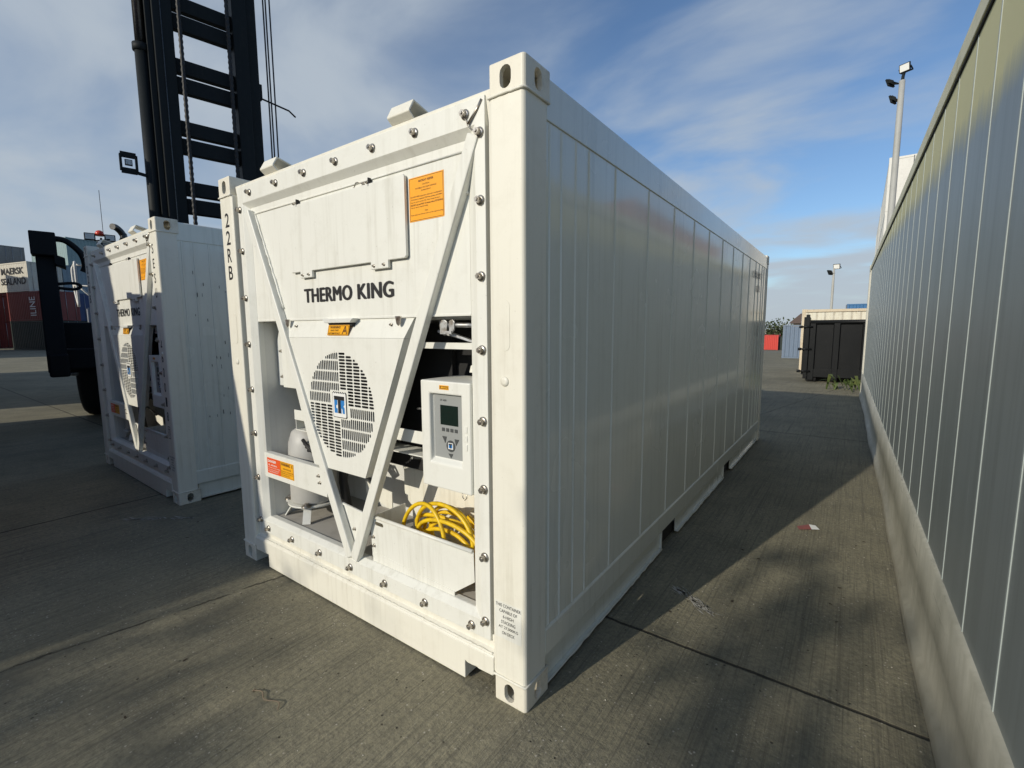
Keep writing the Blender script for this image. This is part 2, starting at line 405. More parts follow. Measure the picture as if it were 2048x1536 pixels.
# ---------------------------------------------------------------- corner castings (one mesh per orientation)
CW, CL, CH = .162, .178, .118
def casting_mesh(sx, sy, top):
    """Casting whose outer corner is the origin; sx, sy: direction of the body from that corner."""
    b = bmesh.new(); mb = MB(); mb.b.free(); mb.b = b
    mb.box(0, CW, 0, CL, 0, CH)
    bmesh.ops.recalc_face_normals(b, faces=b.faces[:])
    big = [e for e in b.edges if all(v.co.x < .01 and v.co.y < .01 for v in e.verts)]
    bmesh.ops.bevel(b, geom=big, offset=.016, segments=4, profile=.5, affect='EDGES')
    rim = [e for e in b.edges if len(e.link_faces) == 2 and e.calc_face_angle(0) > .6]
    bmesh.ops.bevel(b, geom=rim, offset=.006, segments=2, profile=.5, affect='EDGES')
    base = bpy.data.meshes.new('c'); b.to_mesh(base); b.free()
    zc = CH*.48
    cut = []
    k = MB(); k.prism(stadium(.086, zc, .052, .082), -.05, .06, 'y'); bmesh.ops.recalc_face_normals(k.b, faces=k.b.faces[:]); a = bpy.data.meshes.new('k'); k.b.to_mesh(a); k.b.free(); cut.append(a)
    k = MB(); k.prism(stadium(.092, zc, .052, .082), -.05, .06, 'x'); bmesh.ops.recalc_face_normals(k.b, faces=k.b.faces[:]); a = bpy.data.meshes.new('k'); k.b.to_mesh(a); k.b.free(); cut.append(a)
    k = MB(); k.box(.022, CW-.012, .022, CL-.012, .014, CH-.014); bmesh.ops.recalc_face_normals(k.b, faces=k.b.faces[:]); a = bpy.data.meshes.new('k'); k.b.to_mesh(a); k.b.free(); cut.insert(0, a)
    me = boolean(base, cut)
    for v in me.vertices: v.co.x *= sx; v.co.y *= sy
    if sx*sy < 0: me.flip_normals()
    me.name = 'corner_casting'
    return me
CAST = {(sx, sy): casting_mesh(sx, sy, 0) for sx in (1, -1) for sy in (1, -1)}
def castings(par, W, Ln, H, mt, out_=.004):
    for (x, sx) in ((-out_, 1), (W+out_, -1)):
        for (y, sy) in ((-out_*.5, 1), (Ln+out_, -1)):
            for z in (0, H-CH):
                me = CAST[sx, sy]
                if not me.materials: me.materials.append(mt)
                o = bpy.data.objects.new('corner_casting', me); COL.objects.link(o); o.parent = par; o.location = (x, y, z)

# ---------------------------------------------------------------- refrigerated container (20 ft)
W, LN, H = 2.438, 6.058, 2.591
def bolt_mesh():
    k = MB(); k.lathe([(.021, 0), (.021, -.004), (.017, -.008), (.0105, -.009)], (0, 0, 0), (0, 1, 0), 14)
    hexp = [(.0135*math.cos(PI*i/3), .0135*math.sin(PI*i/3)) for i in range(6)]
    k.prism(hexp, -.008, -.026, 'y'); k.lathe([(.007, 0), (.006, -.006)], (0, -.0255, 0), (0, 1, 0), 8)
    bmesh.ops.recalc_face_normals(k.b, faces=k.b.faces[:]); me = bpy.data.meshes.new('bolt'); k.b.to_mesh(me); k.b.free(); me.materials.append(M['steel']); return me
BOLT = bolt_mesh()
def put_bolt(par, u, y, z, s=1, name='bolt'):
    o = bpy.data.objects.new(name, BOLT); COL.objects.link(o); o.parent = par; o.location = (u, y, z); o.rotation_euler = (0, random.random()*6, 0); o.scale = (s, s, s); return o

RIBS = [.19, .285, .41, .535, .83, 1.31, 1.80, 2.29, 2.75, 3.25, 3.73, 4.23, 4.66, 5.08, 5.32, 5.56, 5.72]
def side_skin(x, sgn, y0, y1, z0, z1, ribs, mt, par, wd=.009, hh=.0055, name='side_panel'):
    """Sheet with narrow pressed ribs; sgn = outward x direction."""
    b = bmesh.new(); zs = [z0, z0+.006, z0+.02, z1-.02, z1-.006, z1]
    cols = [y0]
    for r in ribs: cols += [r-wd, r-wd*.45, r+wd*.45, r+wd]
    cols += [y1]; gr = []
    for i, y in enumerate(cols):
        k = (i-1) % 4; crest = 0 < i < len(cols)-1 and k in (1, 2)
        gr.append([b.verts.new((x+sgn*(hh if crest and 1 < j < 4 else 0), y, z)) for j, z in enumerate(zs)])
    for A, B in zip(gr, gr[1:]):
        for j in range(len(zs)-1): b.faces.new((A[j], B[j], B[j+1], A[j+1]))
    k = MB(); k.b.free(); k.b = b
    bmesh.ops.recalc_face_normals(b, faces=b.faces[:])
    for f in b.faces:
        if f.normal.x*sgn < 0: f.normal_flip()
    return k.build(name, mt, par, recalc=False)
def make_reefer(label):
    T = thing('refrigerated_container', label, 'container', group='white refrigerated containers')
    wh, cr, sd_ = M['white'], M['cream'], M['side']
    castings(T, W, LN, H, M['castp'])
    # corner posts: folded front face, rounded outer corner
    for s in (0, 1):
        X = (lambda x: x) if s == 0 else (lambda x: W-x)
        pr = [(.0, .012), (.004, .004), (.012, 0), (.150, 0), (.168, .006), (.172, .035), (.172, .075), (.05, .075), (.05, .158), (.0, .158)]
        MB().prism([(X(a), c) for a, c in pr], CH, H-CH, 'z').build('corner_post', cr if s == 0 else cr, T, .004)
        MB().prism([(X(a), LN-c) for a, c in pr], CH, H-CH, 'z').build('corner_post', cr, T, .004)
    for u in (.095, W-.095):
        me = plate_mesh(stadium(u, 1.62, .052, .20, 8), [], .004)
        for v in me.vertices: v.co.y -= .0015
        mkobj('post_boss', me, cr, T, .0015, 1)
        MB().lathe([(.020, 0), (.019, -.004), (.008, -.006)], (u, 0, 1.40), (0, 1, 0), 16).build('post_plug', cr, T)
    # weld beads under the castings
    for s in (0, 1):
        X = (lambda x: x) if s == 0 else (lambda x: W-x)
        for z in (CH, H-CH):
            pts = [(X(.164), -.002, z)]+[(X(.16-.015*i), -.003+random.uniform(-.0008, .0008), z+random.uniform(-.0015, .0015)) for i in range(10)]+[(X(.0), -.002, z), (X(-.003), .02, z), (X(-.004), .17, z)]
            MB().tube(pts, .0055, 6).build('weld_bead', cr, T)
    # header and sill
    k = MB(); k.prism([(.03, 2.50), (.028, 2.525), (.04, 2.53), (.16, 2.53), (.16, 2.40), (.045, 2.40)], .17, W-.17, 'x'); k.build('header_beam', cr, T, .004)
    s1, s2 = .155, .335
    k = MB(); prof = [(.002, .179), (.006, .186), (.034, .2), (.034, .262), (.10, .262), (.10, .12), (.03, .12), (.03, .179)]
    k.prism(prof, .168, W-.168, 'x'); k.build('sill_beam', cr, T, .002)
    k = MB(); k.prism([(.168, .10), (s2, .10), (s2, .012), (W-s2, .012), (W-s2, .10), (W-.168, .10), (W-.168, .180), (.168, .180)], 0, .028, 'y'); k.box(s2+.001, s2+.012, .028, .4, .013, .115); k.box(W-s2-.012, W-s2-.001, .028, .4, .013, .115)
    k.build('sill_plate', cr, T, .003)
    MB().tube([(.175+i*.155/12, .006+random.uniform(-.002, .002), .099) for i in range(13)], .006, 6).build('weld_bead', cr, T)
    MB().tube([(W-.33+i*.155/12, .006+random.uniform(-.002, .002), .099) for i in range(13)], .006, 6).build('weld_bead', cr, T)
    pts = [(.18+i*(W-.36)/160, .014+random.uniform(-.002, .002), .1885+random.uniform(-.001, .001)) for i in range(161)]
    MB().tube(pts, [random.uniform(.004, .0065) for _ in pts], 6).build('sealant_bead', cr, T)
    # floor pan underneath
    MB().box(.03, W-.03, .4, LN-.1, .118, .16).box(.04, W-.04, .3, .34, .03, .118).build('underframe', M['dark'], T)
    # right and left sides
    for s in (0, 1):
        X = (lambda x: x) if s == 0 else (lambda x: W-x); sg = -1 if s == 0 else 1
        side_skin(X(.006), sg, .156, LN-.156, .285, 2.42, RIBS, sd_, T)
        k = MB(); k.prism([(X(.0), 2.412), (X(.0), 2.565), (X(.012), 2.574), (X(.09), 2.574), (X(.09), 2.412)], .156, LN-.156, 'y'); k.build('top_rail', sd_, T, .003)
        k = MB(); k.prism([(X(.0), .168), (X(-.001), .286), (X(.004), .297), (X(.02), .297), (X(.02), .168)], .156, LN-.156, 'y'); k.build('bottom_rail', sd_, T, .002)
        k = MB()
        for a, c in ((.17, 1.765), (2.135, 3.775), (4.155, LN-.17)):
            k.box(*sorted((X(.026), X(.034))), a, c, .028, .168)
            k.box(*sorted((X(.003), X(.034))), a, c, .020, .028)
            k.box(*sorted((X(.008), X(.034))), c-.012, c, .03, .166)
        k.build('rail_web', sd_, T, .0015)
        k = MB()
        for a, c in ((.17, 1.765), (2.135, 3.775), (4.155, LN-.17)):
            n = int((c-a)/.05); pts = [(X(.004)+random.uniform(-.002, .002), a+.01+(c-a-.02)*i/n, .026+random.uniform(-.002, .002)) for i in range(n+1)]
            k.tube(pts, [random.uniform(.004, .008) for _ in pts], 6)
        k.build('sealant_bead', M['oldwhite'], T)
        for a in (1.765, 3.775): MB().box(*sorted((X(.05), X(.06))), a-.05, a+.42, .01, .17).build('fork_pocket', M['dark'], T)
    MB().box(.05, W-.05, .12, LN-.12, 2.535, 2.56).build('roof', wh, T)
    # rear doors (seen edge-on only)
    MB().box(.06, W/2-.005, LN-.05, LN-.005, .14, H-.13).build('rear_door', wh, T, .006)
    MB().box(W/2+.005, W-.06, LN-.05, LN-.005, .14, H-.13).build('rear_door', wh, T, .006)
    k = MB()
    for u in (.3, .85, 1.6, 2.15): k.tube([(u, LN+.03, .12), (u, LN+.03, H-.12)], .017, 10)
    k.build('locking_bar', M['galv'], T)
    # ---------------- machinery frame
    FY = .022
    fo = [(.200, .235), (2.238, .235), (2.238, 2.510), (.200, 2.510)]; fi = [(.258, .322), (2.182, .322), (2.182, 2.408), (.258, 2.408)]
    bk = [(.300, .345), (2.128, .345), (2.128, 2.375), (.300, 2.375)]
    b = bmesh.new(); A = [b.verts.new((u, FY, z)) for u, z in fo]; B = [b.verts.new((u, FY, z)) for u, z in fi]; C = [b.verts.new((u, .052, z)) for u, z in bk]; D = [b.verts.new((u, .06, z)) for u, z in fo]; E2 = [b.verts.new((u, .085, z)) for u, z in bk]
    for i in range(4):
        j = (i+1) % 4
        b.faces.new((A[i], A[j], B[j], B[i])); b.faces.new((B[i], B[j], C[j], C[i])); b.faces.new((A[j], A[i], D[i], D[j])); b.faces.new((C[i], C[j], E2[j], E2[i]))
    k = MB(); k.b.free(); k.b = b; k.build('machinery_frame', wh, T, .003)
    # gasket line of the frame and welds
    for z in (.272,): MB().tube([(.21+i*2.02/70, FY-.0005, .318+random.uniform(-.0006, .0006)) for i in range(71)], .0022, 5).build('sealant_bead', wh, T)
    for u in (.378-.015, .676, .971, 1.262, 1.557, 1.848, 2.140): put_bolt(T, u, FY, 2.458)
    for z in (2.375, 2.118, 1.82, 1.521, 1.221, .925, .62, .322): put_bolt(T, 2.212, FY, z); put_bolt(T, .228, FY, z-.004)
    for u in (.322, .616, .925, 1.228, 1.525, 1.828, 2.130): put_bolt(T, u, FY, .274)
    # upper panel
    MB().box(.30, 2.128, .052, .075, 1.672, 2.376).build('upper_panel', wh, T)
    MB().tube([(.34, .05, 2.335), (2.09, .05, 2.335)], .0045, 6).build('panel_bead', wh, T)
    MB().box(.30, 2.128, .050, .064, 1.664, 1.676).build('panel_lip', wh, T, .002)
    # hatch with its hinge tabs
    hp = [(.775, 1.938), (.868, 1.938), (.868, 1.902), (.985, 1.902), (.985, 1.938), (1.50, 1.938), (1.50, 1.902), (1.63, 1.902), (1.63, 1.938), (1.748, 1.938), (1.758, 1.948), (1.758, 2.300), (1.748, 2.31), (.785, 2.31), (.775, 2.30)]
    MB().prism(hp, .030, .046, 'y').build('access_hatch', wh, T, .003)
    MB().box(.792, 1.742, .046, .0525, 1.955, 2.295).build('hatch_gasket', M['dark'], T)
    for u, z in ((.895, 1.918), (.955, 1.919), (1.525, 1.918), (1.60, 1.92)): put_bolt(T, u, .031, z, .42, 'hatch_bolt')
    for u in (.86, 1.50):
        q = MB(); q.box(u, u+.007, .030, .052, 2.298, 2.338); q.build('hatch_catch', M['rubber'], T)
        for du in (-.055, -.03): put_bolt(T, u+du, .031 if False else .0525, 2.325, .4, 'hatch_bolt')
    MB().tube([(1.40+.035*math.cos(a)-.0, .046+.004*math.sin(3*a), 2.315+.022*math.sin(a)) for a in [i*.35 for i in range(18)]], .0018, 5).build('lanyard', M['steel'], T)
    MB().tube([(2.13, .012, 2.455), (2.155, .008, 2.43), (2.16, .01, 2.41), (2.185, .006, 2.385), (2.205, .0, 2.37)], .0022, 5).tube([(2.16, .012, 2.415), (2.20, .018, 2.46), (2.225, .02, 2.495)], .005, 6).build('lanyard', M['steel'], T)
    # V braces
    def brace(p, q):
        p, q = Vector((p[0], 0, p[1])), Vector((q[0], 0, q[1])); d = (q-p).normalized(); n = Vector((d.z, 0, -d.x))*.030
        k = MB()
        pts = []
        for y in (.012, .0525): pts += [Vector((0, y, 0))+v for v in (p-n, p+n, q+n, q-n)]
        k.hexa(pts); return k.build('brace', wh, T, .006)
    brace((.315, 2.345), (1.232, .335)); brace((2.182, 2.375), (1.269, .335))
    for (p, q) in (((.365, 2.33), (.635, 1.74)), ((2.150, 2.37), (2.118, 2.16))):
        n = 26; pts = [(p[0]+(q[0]-p[0])*i/n+random.uniform(-.003, .003), .048, p[1]+(q[1]-p[1])*i/n) for i in range(n+1)]
        MB().tube(pts, [random.uniform(.004, .009) for _ in pts], 6).build('weld_bead', wh, T)
    MB().prism([(1.035, .625), (1.415, .592), (1.255, .335), (1.215, .335)], .056, .062, 'y').build('gusset', wh, T, .002)
    MB().bar((1.035, .056, .625), (1.415, .056, .592), .012, .012).build('gusset_lip', wh, T, .002)
    put_bolt(T, 1.235, .056, .49, .5)
    # compartment shell
    k = MB(); k.box(.285, .298, .07, .62, .33, 1.67); k.box(2.130, 2.142, .07, .62, .33, 1.67); k.box(.285, 2.142, .62, .63, .33, 1.67); k.box(.298, 2.13, .09, .62, 1.655, 1.668)
    k.build('compartment_lining', M['inner'], T)
    MB().box(.299, 2.129, .086, .62, .322, .338).build('compartment_floor', M['dusty'], T)
    # condenser coil wall (dark) behind the cowl and right-hand cavity
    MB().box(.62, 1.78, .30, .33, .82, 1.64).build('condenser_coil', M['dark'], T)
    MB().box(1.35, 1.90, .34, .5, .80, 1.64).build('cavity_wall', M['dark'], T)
    # left: white duct box and perforated strip
    MB().box(.43, .70, .125, .29, 1.235, 1.63).build('duct_box', wh, T, .004)
    MB().prism([(.315, 1.24), (.425, 1.24), (.425, 1.63), (.36, 1.63), (.315, 1.52)], .16, .165, 'y').build('duct_flange', M['inner'], T)
    for z in (1.30, 1.47): put_bolt(T, .37, .16, z, .6)
    MB().box(.56, .72, .30, .302, 1.06, 1.235).build('coil_edge_plate', M['inner'], T)  # pale plate at the coil's left edge, in compartment paint
    # cross channel below the fan
    k = MB(); k.box(.56, 1.86, .115, .121, 1.035, 1.10); k.box(.56, 1.86, .121, .25, 1.035, 1.041); k.box(.56, .566, .121, .25, .97, 1.035); k.box(.56, 1.86, .121, .25, .965, .971); k.box(1.80, 1.86, .115, .121, .965, 1.035)
    k.build('cross_channel', wh, T, .002)
    # hood and fan cowl
    k = MB(); k.quad((.628, .058, 1.664), (1.772, .058, 1.664), (1.725, .030, 1.566), (.640, .030, 1.566)); k.quad((1.772, .058, 1.664), (1.79, .11, 1.664), (1.735, .11, 1.56), (1.725, .030, 1.566)); k.quad((.628, .058, 1.664), (.640, .030, 1.566), (.64, .11, 1.56), (.62, .11, 1.664))
    k.build('hood', wh, T)
    MB().prism([(1.08, 1.668), (1.36, 1.668), (1.345, 1.655), (1.335, 1.645), (1.105, 1.645), (1.10, 1.655)], .012, .06, 'y').build('hood_handle', M['inner'], T, .003)
    MB().prism([(1.115, 1.645), (1.335, 1.645), (1.325, 1.628), (1.13, 1.628)], .030, .05, 'y').build('hood_slot', M['dark'], T)
    for u in (.70, 1.69): MB().prism([(u-.02, 1.672), (u+.02, 1.672), (u+.012, 1.635), (u, 1.625), (u-.012, 1.635)], .026, .034, 'y').build('hood_latch', M['steel'], T, .002)
    for u in (.77, 1.62): put_bolt(T, u, .045, 1.632, .4)
    gc, gr_ = (1.190, 1.195), .292
    holes = []
    def inside(u, z): return math.hypot(u-gc[0], z-gc[1]) < gr_
    lg = (gc[0]-.074, gc[0]+.074, gc[1]-.074, gc[1]+.080)
    def try_slot(cx_, cz, wd, ht, vert):
        if vert:
            rr = gr_**2-(cx_-gc[0])**2
            if rr <= 0: return
            lim = math.sqrt(rr); a, c = max(cz-ht/2, gc[1]-lim), min(cz+ht/2, gc[1]+lim)
            if c-a < .012: return
            cz, ht = (a+c)/2, c-a
        else:
            rr = gr_**2-(cz-gc[1])**2
            if rr <= 0: return
            lim = math.sqrt(rr); a, c = max(cx_-wd/2, gc[0]-lim), min(cx_+wd/2, gc[0]+lim)
            if c-a < .012: return
            cx_, wd = (a+c)/2, c-a
        if cx_+wd/2 > lg[0] and cx_-wd/2 < lg[1] and cz+ht/2 > lg[2] and cz-ht/2 < lg[3]:
            if vert:
                a, c = cz-ht/2, cz+ht/2; up_, dn = c-max(lg[3], a), min(lg[2], c)-a
                if max(up_, dn) < .016: return
                cz, ht = (c-up_/2, up_) if up_ > dn else (a+dn/2, dn)
            else:
                a, c = cx_-wd/2, cx_+wd/2; up_, dn = c-max(lg[1], a), min(lg[0], c)-a
                if max(up_, dn) < .016: return
                cx_, wd = (c-up_/2, up_) if up_ > dn else (a+dn/2, dn)
        holes.append(stadium(cx_, cz, wd, ht, 3))
    ps, pl_ = .0172, .0615
    for i in range(18):
        for j in range(5):
            o1 = .010+ps*i; o2 = .034+pl_*j
            try_slot(gc[0]-o1, gc[1]+o2, .0122, .056, True); try_slot(gc[0]+o1, gc[1]-o2, .0122, .056, True)
            try_slot(gc[0]+o2, gc[1]+o1, .056, .0122, False); try_slot(gc[0]-o2, gc[1]-o1, .056, .0122, False)
    me = plate_mesh([(.642, 1.565), (1.724, 1.565), (1.385, .818), (.905, .818)], holes, .003)
    for v in me.vertices: v.co.y += .030
    cw = mkobj('fan_cowl', me, wh, T)
    k = MB(); k.quad((1.724, .030, 1.565), (1.735, .11, 1.56), (1.395, .11, .82), (1.385, .030, .818)); k.quad((1.385, .033, .818), (1.385, .10, .818), (.905, .10, .818), (.905, .033, .818)); k.quad((.642, .030, 1.565), (.905, .030, .818), (.905, .11, .82), (.63, .11, 1.56))
    k.build('cowl_return', wh, T)
    MB().lathe([(.30, 0), (.30, .004)], (gc[0], .072, gc[1]), (0, 1, 0), 36).build('slot_shade_disc', M['dark'], T)  # added dark disc; its colour stands for shade behind the grille slots
    # emblem plate on the grille
    ly = .0265
    k = MB(); zt = gc[1]+.070; tp = []
    for i in range(13): tp.append((gc[0]-.062+.124*i/12, zt+(.006 if i % 2 else -.002)))
    out_ = [(gc[0]-.056, gc[1]-.068), (gc[0]+.056, gc[1]-.068), (gc[0]+.062, gc[1]-.062)]+tp[::-1]+[(gc[0]-.062, gc[1]-.062)]
    k.prism(out_, ly, .030, 'y'); emb = k.build('emblem', M['black'], T)
    ins = [(gc[0]+(u-gc[0])*.945, gc[1]+(z-gc[1])*.945) for u, z in out_]
    MB().prism(ins, ly-.0008, ly, 'y').build('emblem_ground', M['stwhite'], emb)
    k = MB(); y1 = ly-.0016
    for s in (-1, 1):
        base_ = [(.012, -.043), (.012, .022), (.017, .030), (.046, .030), (.046, .008), (.036, -.002), (.046, -.012), (.046, -.043), (.028, -.043), (.026, -.02), (.018, -.012), (.018, -.043)]
        if s < 0: base_ = [(.018, -.043), (.046, -.043), (.046, .030), (.018, .030), (.018, .004), (.030, .0), (.030, -.014), (.018, -.018)]
        k.prism([(gc[0]+s*u, gc[1]+z) for u, z in base_], y1, y1+.0008, 'y')
    k.build('emblem_wing', M['blue'], emb)
    MB().prism([(gc[0]+u, gc[1]+z) for u, z in ((-.012, -.043), (.013, -.043), (.013, .030), (.046, .030), (.046, .052), (-.046, .052), (-.046, .030), (-.012, .030))], y1-.0008, y1, 'y').build('emblem_letter', M['black'], emb)
    # ---------------- stickers
    def sticker(u0, u1, z0, z1, y, mt, lines_, border=True, nm='sticker', shear=0):
        f = (lambda u, z, d=0: (u+shear*(z-z0), y-d, z))
        k = MB(); k.hexa([f(u0, z0, .0012), f(u1, z0, .0012), f(u1, z0, 0), f(u0, z0, 0), f(u0, z1, .0012), f(u1, z1, .0012), f(u1, z1, 0), f(u0, z1, 0)])
        o = k.build(nm, mt, T)
        k = MB(); g = .004; wl = .0018
        if border:
            for a, c, e, h_ in ((u0+g, u1-g, z0+g, z0+g+wl), (u0+g, u1-g, z1-g-wl, z1-g), (u0+g, u0+g+wl, z0+g, z1-g), (u1-g-wl, u1-g, z0+g, z1-g)):
                k.quad(f(a, e, .0018), f(c, e, .0018), f(c, h_, .0018), f(a, h_, .0018))
        for body, a, c, e, h_, bo in lines_:
            text_into(k.b, body, u0+(u1-u0)*a, u0+(u1-u0)*c, z0+(z1-z0)*e, z0+(z1-z0)*h_, bold=bo, f=lambda u, z: f(u, z, .0018))
        if len(k.b.verts): k.build('sticker_print', M['ink'] if mt is not M['redst'] else M['stwhite'], o, recalc=False)
        return o
    sticker(1.768, 1.986, 2.095, 2.287, .0515, M['orange'], [
        ('AIRTIGHT REEFER', .28, .72, .87, .92, .02), ('CAUTION', .40, .60, .79, .825, 0), ('POSSIBLE VACUUM DAMAGE', .20, .80, .72, .755, 0), ('SUPPLEMENT', .36, .64, .66, .69, 0),
        ('DO NOT OPEN cargo doors when unit is running below', .05, .95, .535, .575, .01), ('-5C if entry is required, STOP the machine and OPEN', .05, .95, .475, .515, .01), ('fresh air vent to at least 25%. After closing the doors', .05, .90, .415, .455, 0),
        ('RESTART unit and WAIT 10 minutes before RETURNING', .05, .97, .355, .395, .01), ('fresh air vent to required setting', .05, .55, .295, .335, 0), ('Note:', .46, .55, .20, .235, 0), ('Please make sure fresh air vent is at the required setting', .05, .97, .125, .165, 0)])
    sticker(1.105, 1.292, 1.579, 1.634, .0285, M['amber'], [('WARNING', .10, .60, .66, .88, .03), ('FANS START', .14, .54, .40, .56, .02), ('AUTOMATICALLY', .05, .62, .12, .28, .02), ('A', .70, .95, .12, .90, 0), ('*', .77, .88, .2, .55, .06)], shear=.35)
    k = MB(); k.box(.305, 1.02, .030, .036, .635, .800); k.box(.305, 1.02, .036, .075, .792, .800); k.box(.305, 1.02, .036, .075, .635, .643)
    k.build('cross_member', wh, T, .002)
    put_bolt(T, .945, .030, .752, .5); put_bolt(T, .955, .030, .712, .5)
    sticker(.345, .510, .668, .772, .0298, M['redst'], [('DANGER', .06, .70, .72, .88, .03), ('R-404A', .10, .75, .50, .60, .01), ('UNIT STARTS WITHOUT WARNING', .06, .95, .36, .42, 0), ('STOP UNIT AND DISCONNECT', .06, .9, .22, .28, 0), ('POWER BEFORE SERVICE', .06, .8, .10, .16, 0)], False)
    sticker(.511, .668, .668, .772, .0298, M['amber'], [('WARNING', .06, .74, .74, .92, .03), ('!', .85, .90, .72, .90, .04), ('HIGH VOLTAGE', .20, .80, .52, .60, .02), ('DISCONNECT POWER BEFORE', .06, .95, .36, .42, 0), ('OPENING ANY COVER OF', .06, .9, .24, .30, 0), ('THE CONTROL BOX', .06, .7, .12, .18, 0)])
    # ---------------- lettering
    for wd_, a, c in (('THERMO', .866, 1.308), ('KING', 1.362, 1.636)): lettering('lettering', [(wd_, a+dx, c+dx, 1.765+dz, 1.842+dz, dict(y=.0512-i*.0002, spacing=1.06)) for i, (dx, dz) in enumerate(((-.007, 0), (-.0045, .001), (-.002, -.001), (0, .002), (0, -.002), (.002, .001), (.0045, -.001), (.007, 0)))], M['black'], T)
    zt = 2.368; its = []
    for ch in '22RB': its.append((ch, .062, .118, zt-.090, zt, dict(y=-.0008, bold=.012))); zt -= .112
    lettering('lettering', its, M['black'], T)
    f = lambda u, z: (u-.10*0, -.0010, z)
    MB().box(2.283, 2.42, -.0007, 0.0005, .298, .462).build('notice_plate', M['white'], T)
    L6 = ['THIS CONTAINER', 'CAPABLE OF', '6-HIGH', 'STACKING', 'AT 27,000KG', 'ON DECK']; its = []
    for i, s in enumerate(L6):
        wd = .0092*len(s); its.append((s, 2.352-wd/2, 2.352+wd/2, .440-i*.0245, .454-i*.0245, dict(y=-.0014, bold=.005)))
    lettering('notice_print', its, M['black'], T)
    sidef = lambda u, z: (W+.0075, u, z)
    for body, a, c, e, h_ in (('SESU 260015 7', 4.90, 5.50, 2.22, 2.30), ('22RB', 5.12, 5.36, 2.06, 2.135)):
        k = MB(); text_into(k.b, body, a, c, e, h_, f=sidef, bold=.01); k.build('side_lettering', M['black'], T, recalc=False)
    k = MB()
    for i, s in enumerate(('MAX GROSS', '27,000 KG', 'TARE', '3,050 KG', 'NET', '23,950 KG')): text_into(k.b, s, 5.27, 5.42, 1.62-.022*i, 1.634-.022*i, f=sidef)
    k.build('side_lettering', M['black'], T, recalc=False)
    # ---------------- controller
    C = MB(); C.box(1.822, 2.127, .036, .30, .872, 1.375)
    base_ = bpy.data.meshes.new('c'); bmesh.ops.recalc_face_normals(C.b, faces=C.b.faces[:]); C.b.to_mesh(base_); C.b.free()
    k = MB(); k.hexa([(1.868, .0, .962), (2.082, .0, .962), (2.072, .062, 1.012), (1.884, .062, 1.012), (1.868, .0, 1.322), (2.082, .0, 1.322), (2.072, .062, 1.312), (1.884, .062, 1.312)])
    bmesh.ops.recalc_face_normals(k.b, faces=k.b.faces[:]); ct = bpy.data.meshes.new('k'); k.b.to_mesh(ct); k.b.free()
    cb = mkobj('control_box', boolean(base_, [ct]), M['white'], T, .006)
    KY = .060
    MB().box(1.886, 2.070, KY, KY+.003, 1.014, 1.310).build('keypad', M['greyp'], cb)
    MB().box(1.925, 2.035, KY-.001, KY, 1.170, 1.262).build('screen', M['screen'], cb)
    lettering('keypad_print', [('SP-400', 1.925, 1.965, 1.280, 1.289, dict(y=KY-.0006, bold=.01))], M['black'], cb)
    def btn(f):
        k = MB(); f(k); k.build('keypad_button', M['btn'], cb)
    for i in range(4): btn(lambda k: k.box(1.934+.0265*i, 1.951+.0265*i, KY-.0025, KY, 1.140, 1.156))
    for tri in (((1.935, 1.116), (1.962, 1.116), (1.953, 1.086)), ((2.012, 1.110), (2.038, 1.110), (2.020, 1.080)), ((1.972, 1.038), (2.000, 1.038), (1.988, 1.006+.012))): btn(lambda k: k.prism(tri[::-1], KY-.0025, KY, 'y'))
    MB().lathe([(.027, 0), (.027, -.002)], (1.987, KY, 1.074), (0, 1, 0), 24).build('keypad_disc', M['btn'], cb)
    d = MB(); d.box(1.972, 2.002, KY-.003, KY-.002, 1.060, 1.089); dd = d.build('keypad_emblem', M['stwhite'], cb)
    MB().box(1.976, 1.998, KY-.0035, KY-.003, 1.065, 1.080).build('emblem_wing', M['blue'], dd)
    MB().prism([(1.984, 1.064), (1.990, 1.064), (1.990, 1.080), (1.998, 1.080), (1.998, 1.086), (1.976, 1.086), (1.976, 1.080), (1.984, 1.080)], KY-.004, KY-.0035, 'y').build('emblem_letter', M['black'], dd)
    sticker(1.945, 2.003, 1.337, 1.357, .0358, M['amber'], [('A', .05, .25, .15, .85, .0), ('CAUTION', .35, .92, .55, .8, .02), ('SEE MANUAL', .35, .92, .18, .4, .01)])
    k = MB()
    for z in (1.17, 1.13, 1.09): k.box(2.098, 2.110, .033, .036, z-.016, z+.012)
    k.build('hinge_knuckle', M['white'], cb, .001)
    MB().tube([(2.060, .05, .873), (2.063, .05, .85), (2.075, .05, .838), (2.087, .05, .85), (2.088, .05, .873)], .0022, 6).build('keeper_loop', M['steel'], cb)
    # ---------------- things in the right-hand cavity
    MB().box(1.70, 2.06, .14, .148, 1.515, 1.545).box(1.70, 2.06, .148, .175, 1.539, 1.545).build('stay_bar', wh, T, .001)
    MB().tube([(1.62, .20, 1.195), (2.02, .20, 1.218)], .006, 8).build('stay_rod', M['galv'], T)
    k = MB(); k.tube([(1.90, .10, 1.628), (2.12, .10, 1.624)], .011, 10); k.bar((1.86, .13, 1.60), (2.09, .22, 1.53), .035, .012); k.bar((1.92, .10, 1.60), (2.13, .20, 1.52), .05, .010)
    k.build('bracket_arm', M['galv'], T)
    k = MB(); k.prism([(1.905, 1.645), (1.935, 1.655), (1.955, 1.640), (1.950, 1.600), (1.935, 1.580), (1.910, 1.590)], .085, .095, 'y'); k.prism([(1.965, 1.645), (1.985, 1.655), (2.00, 1.640), (1.995, 1.605), (1.98, 1.59), (1.965, 1.60)], .085, .095, 'y'); k.box(1.915, 1.985, .078, .088, 1.585, 1.60)
    k.build('clamp', M['galv'], T, .002)
    k = MB()
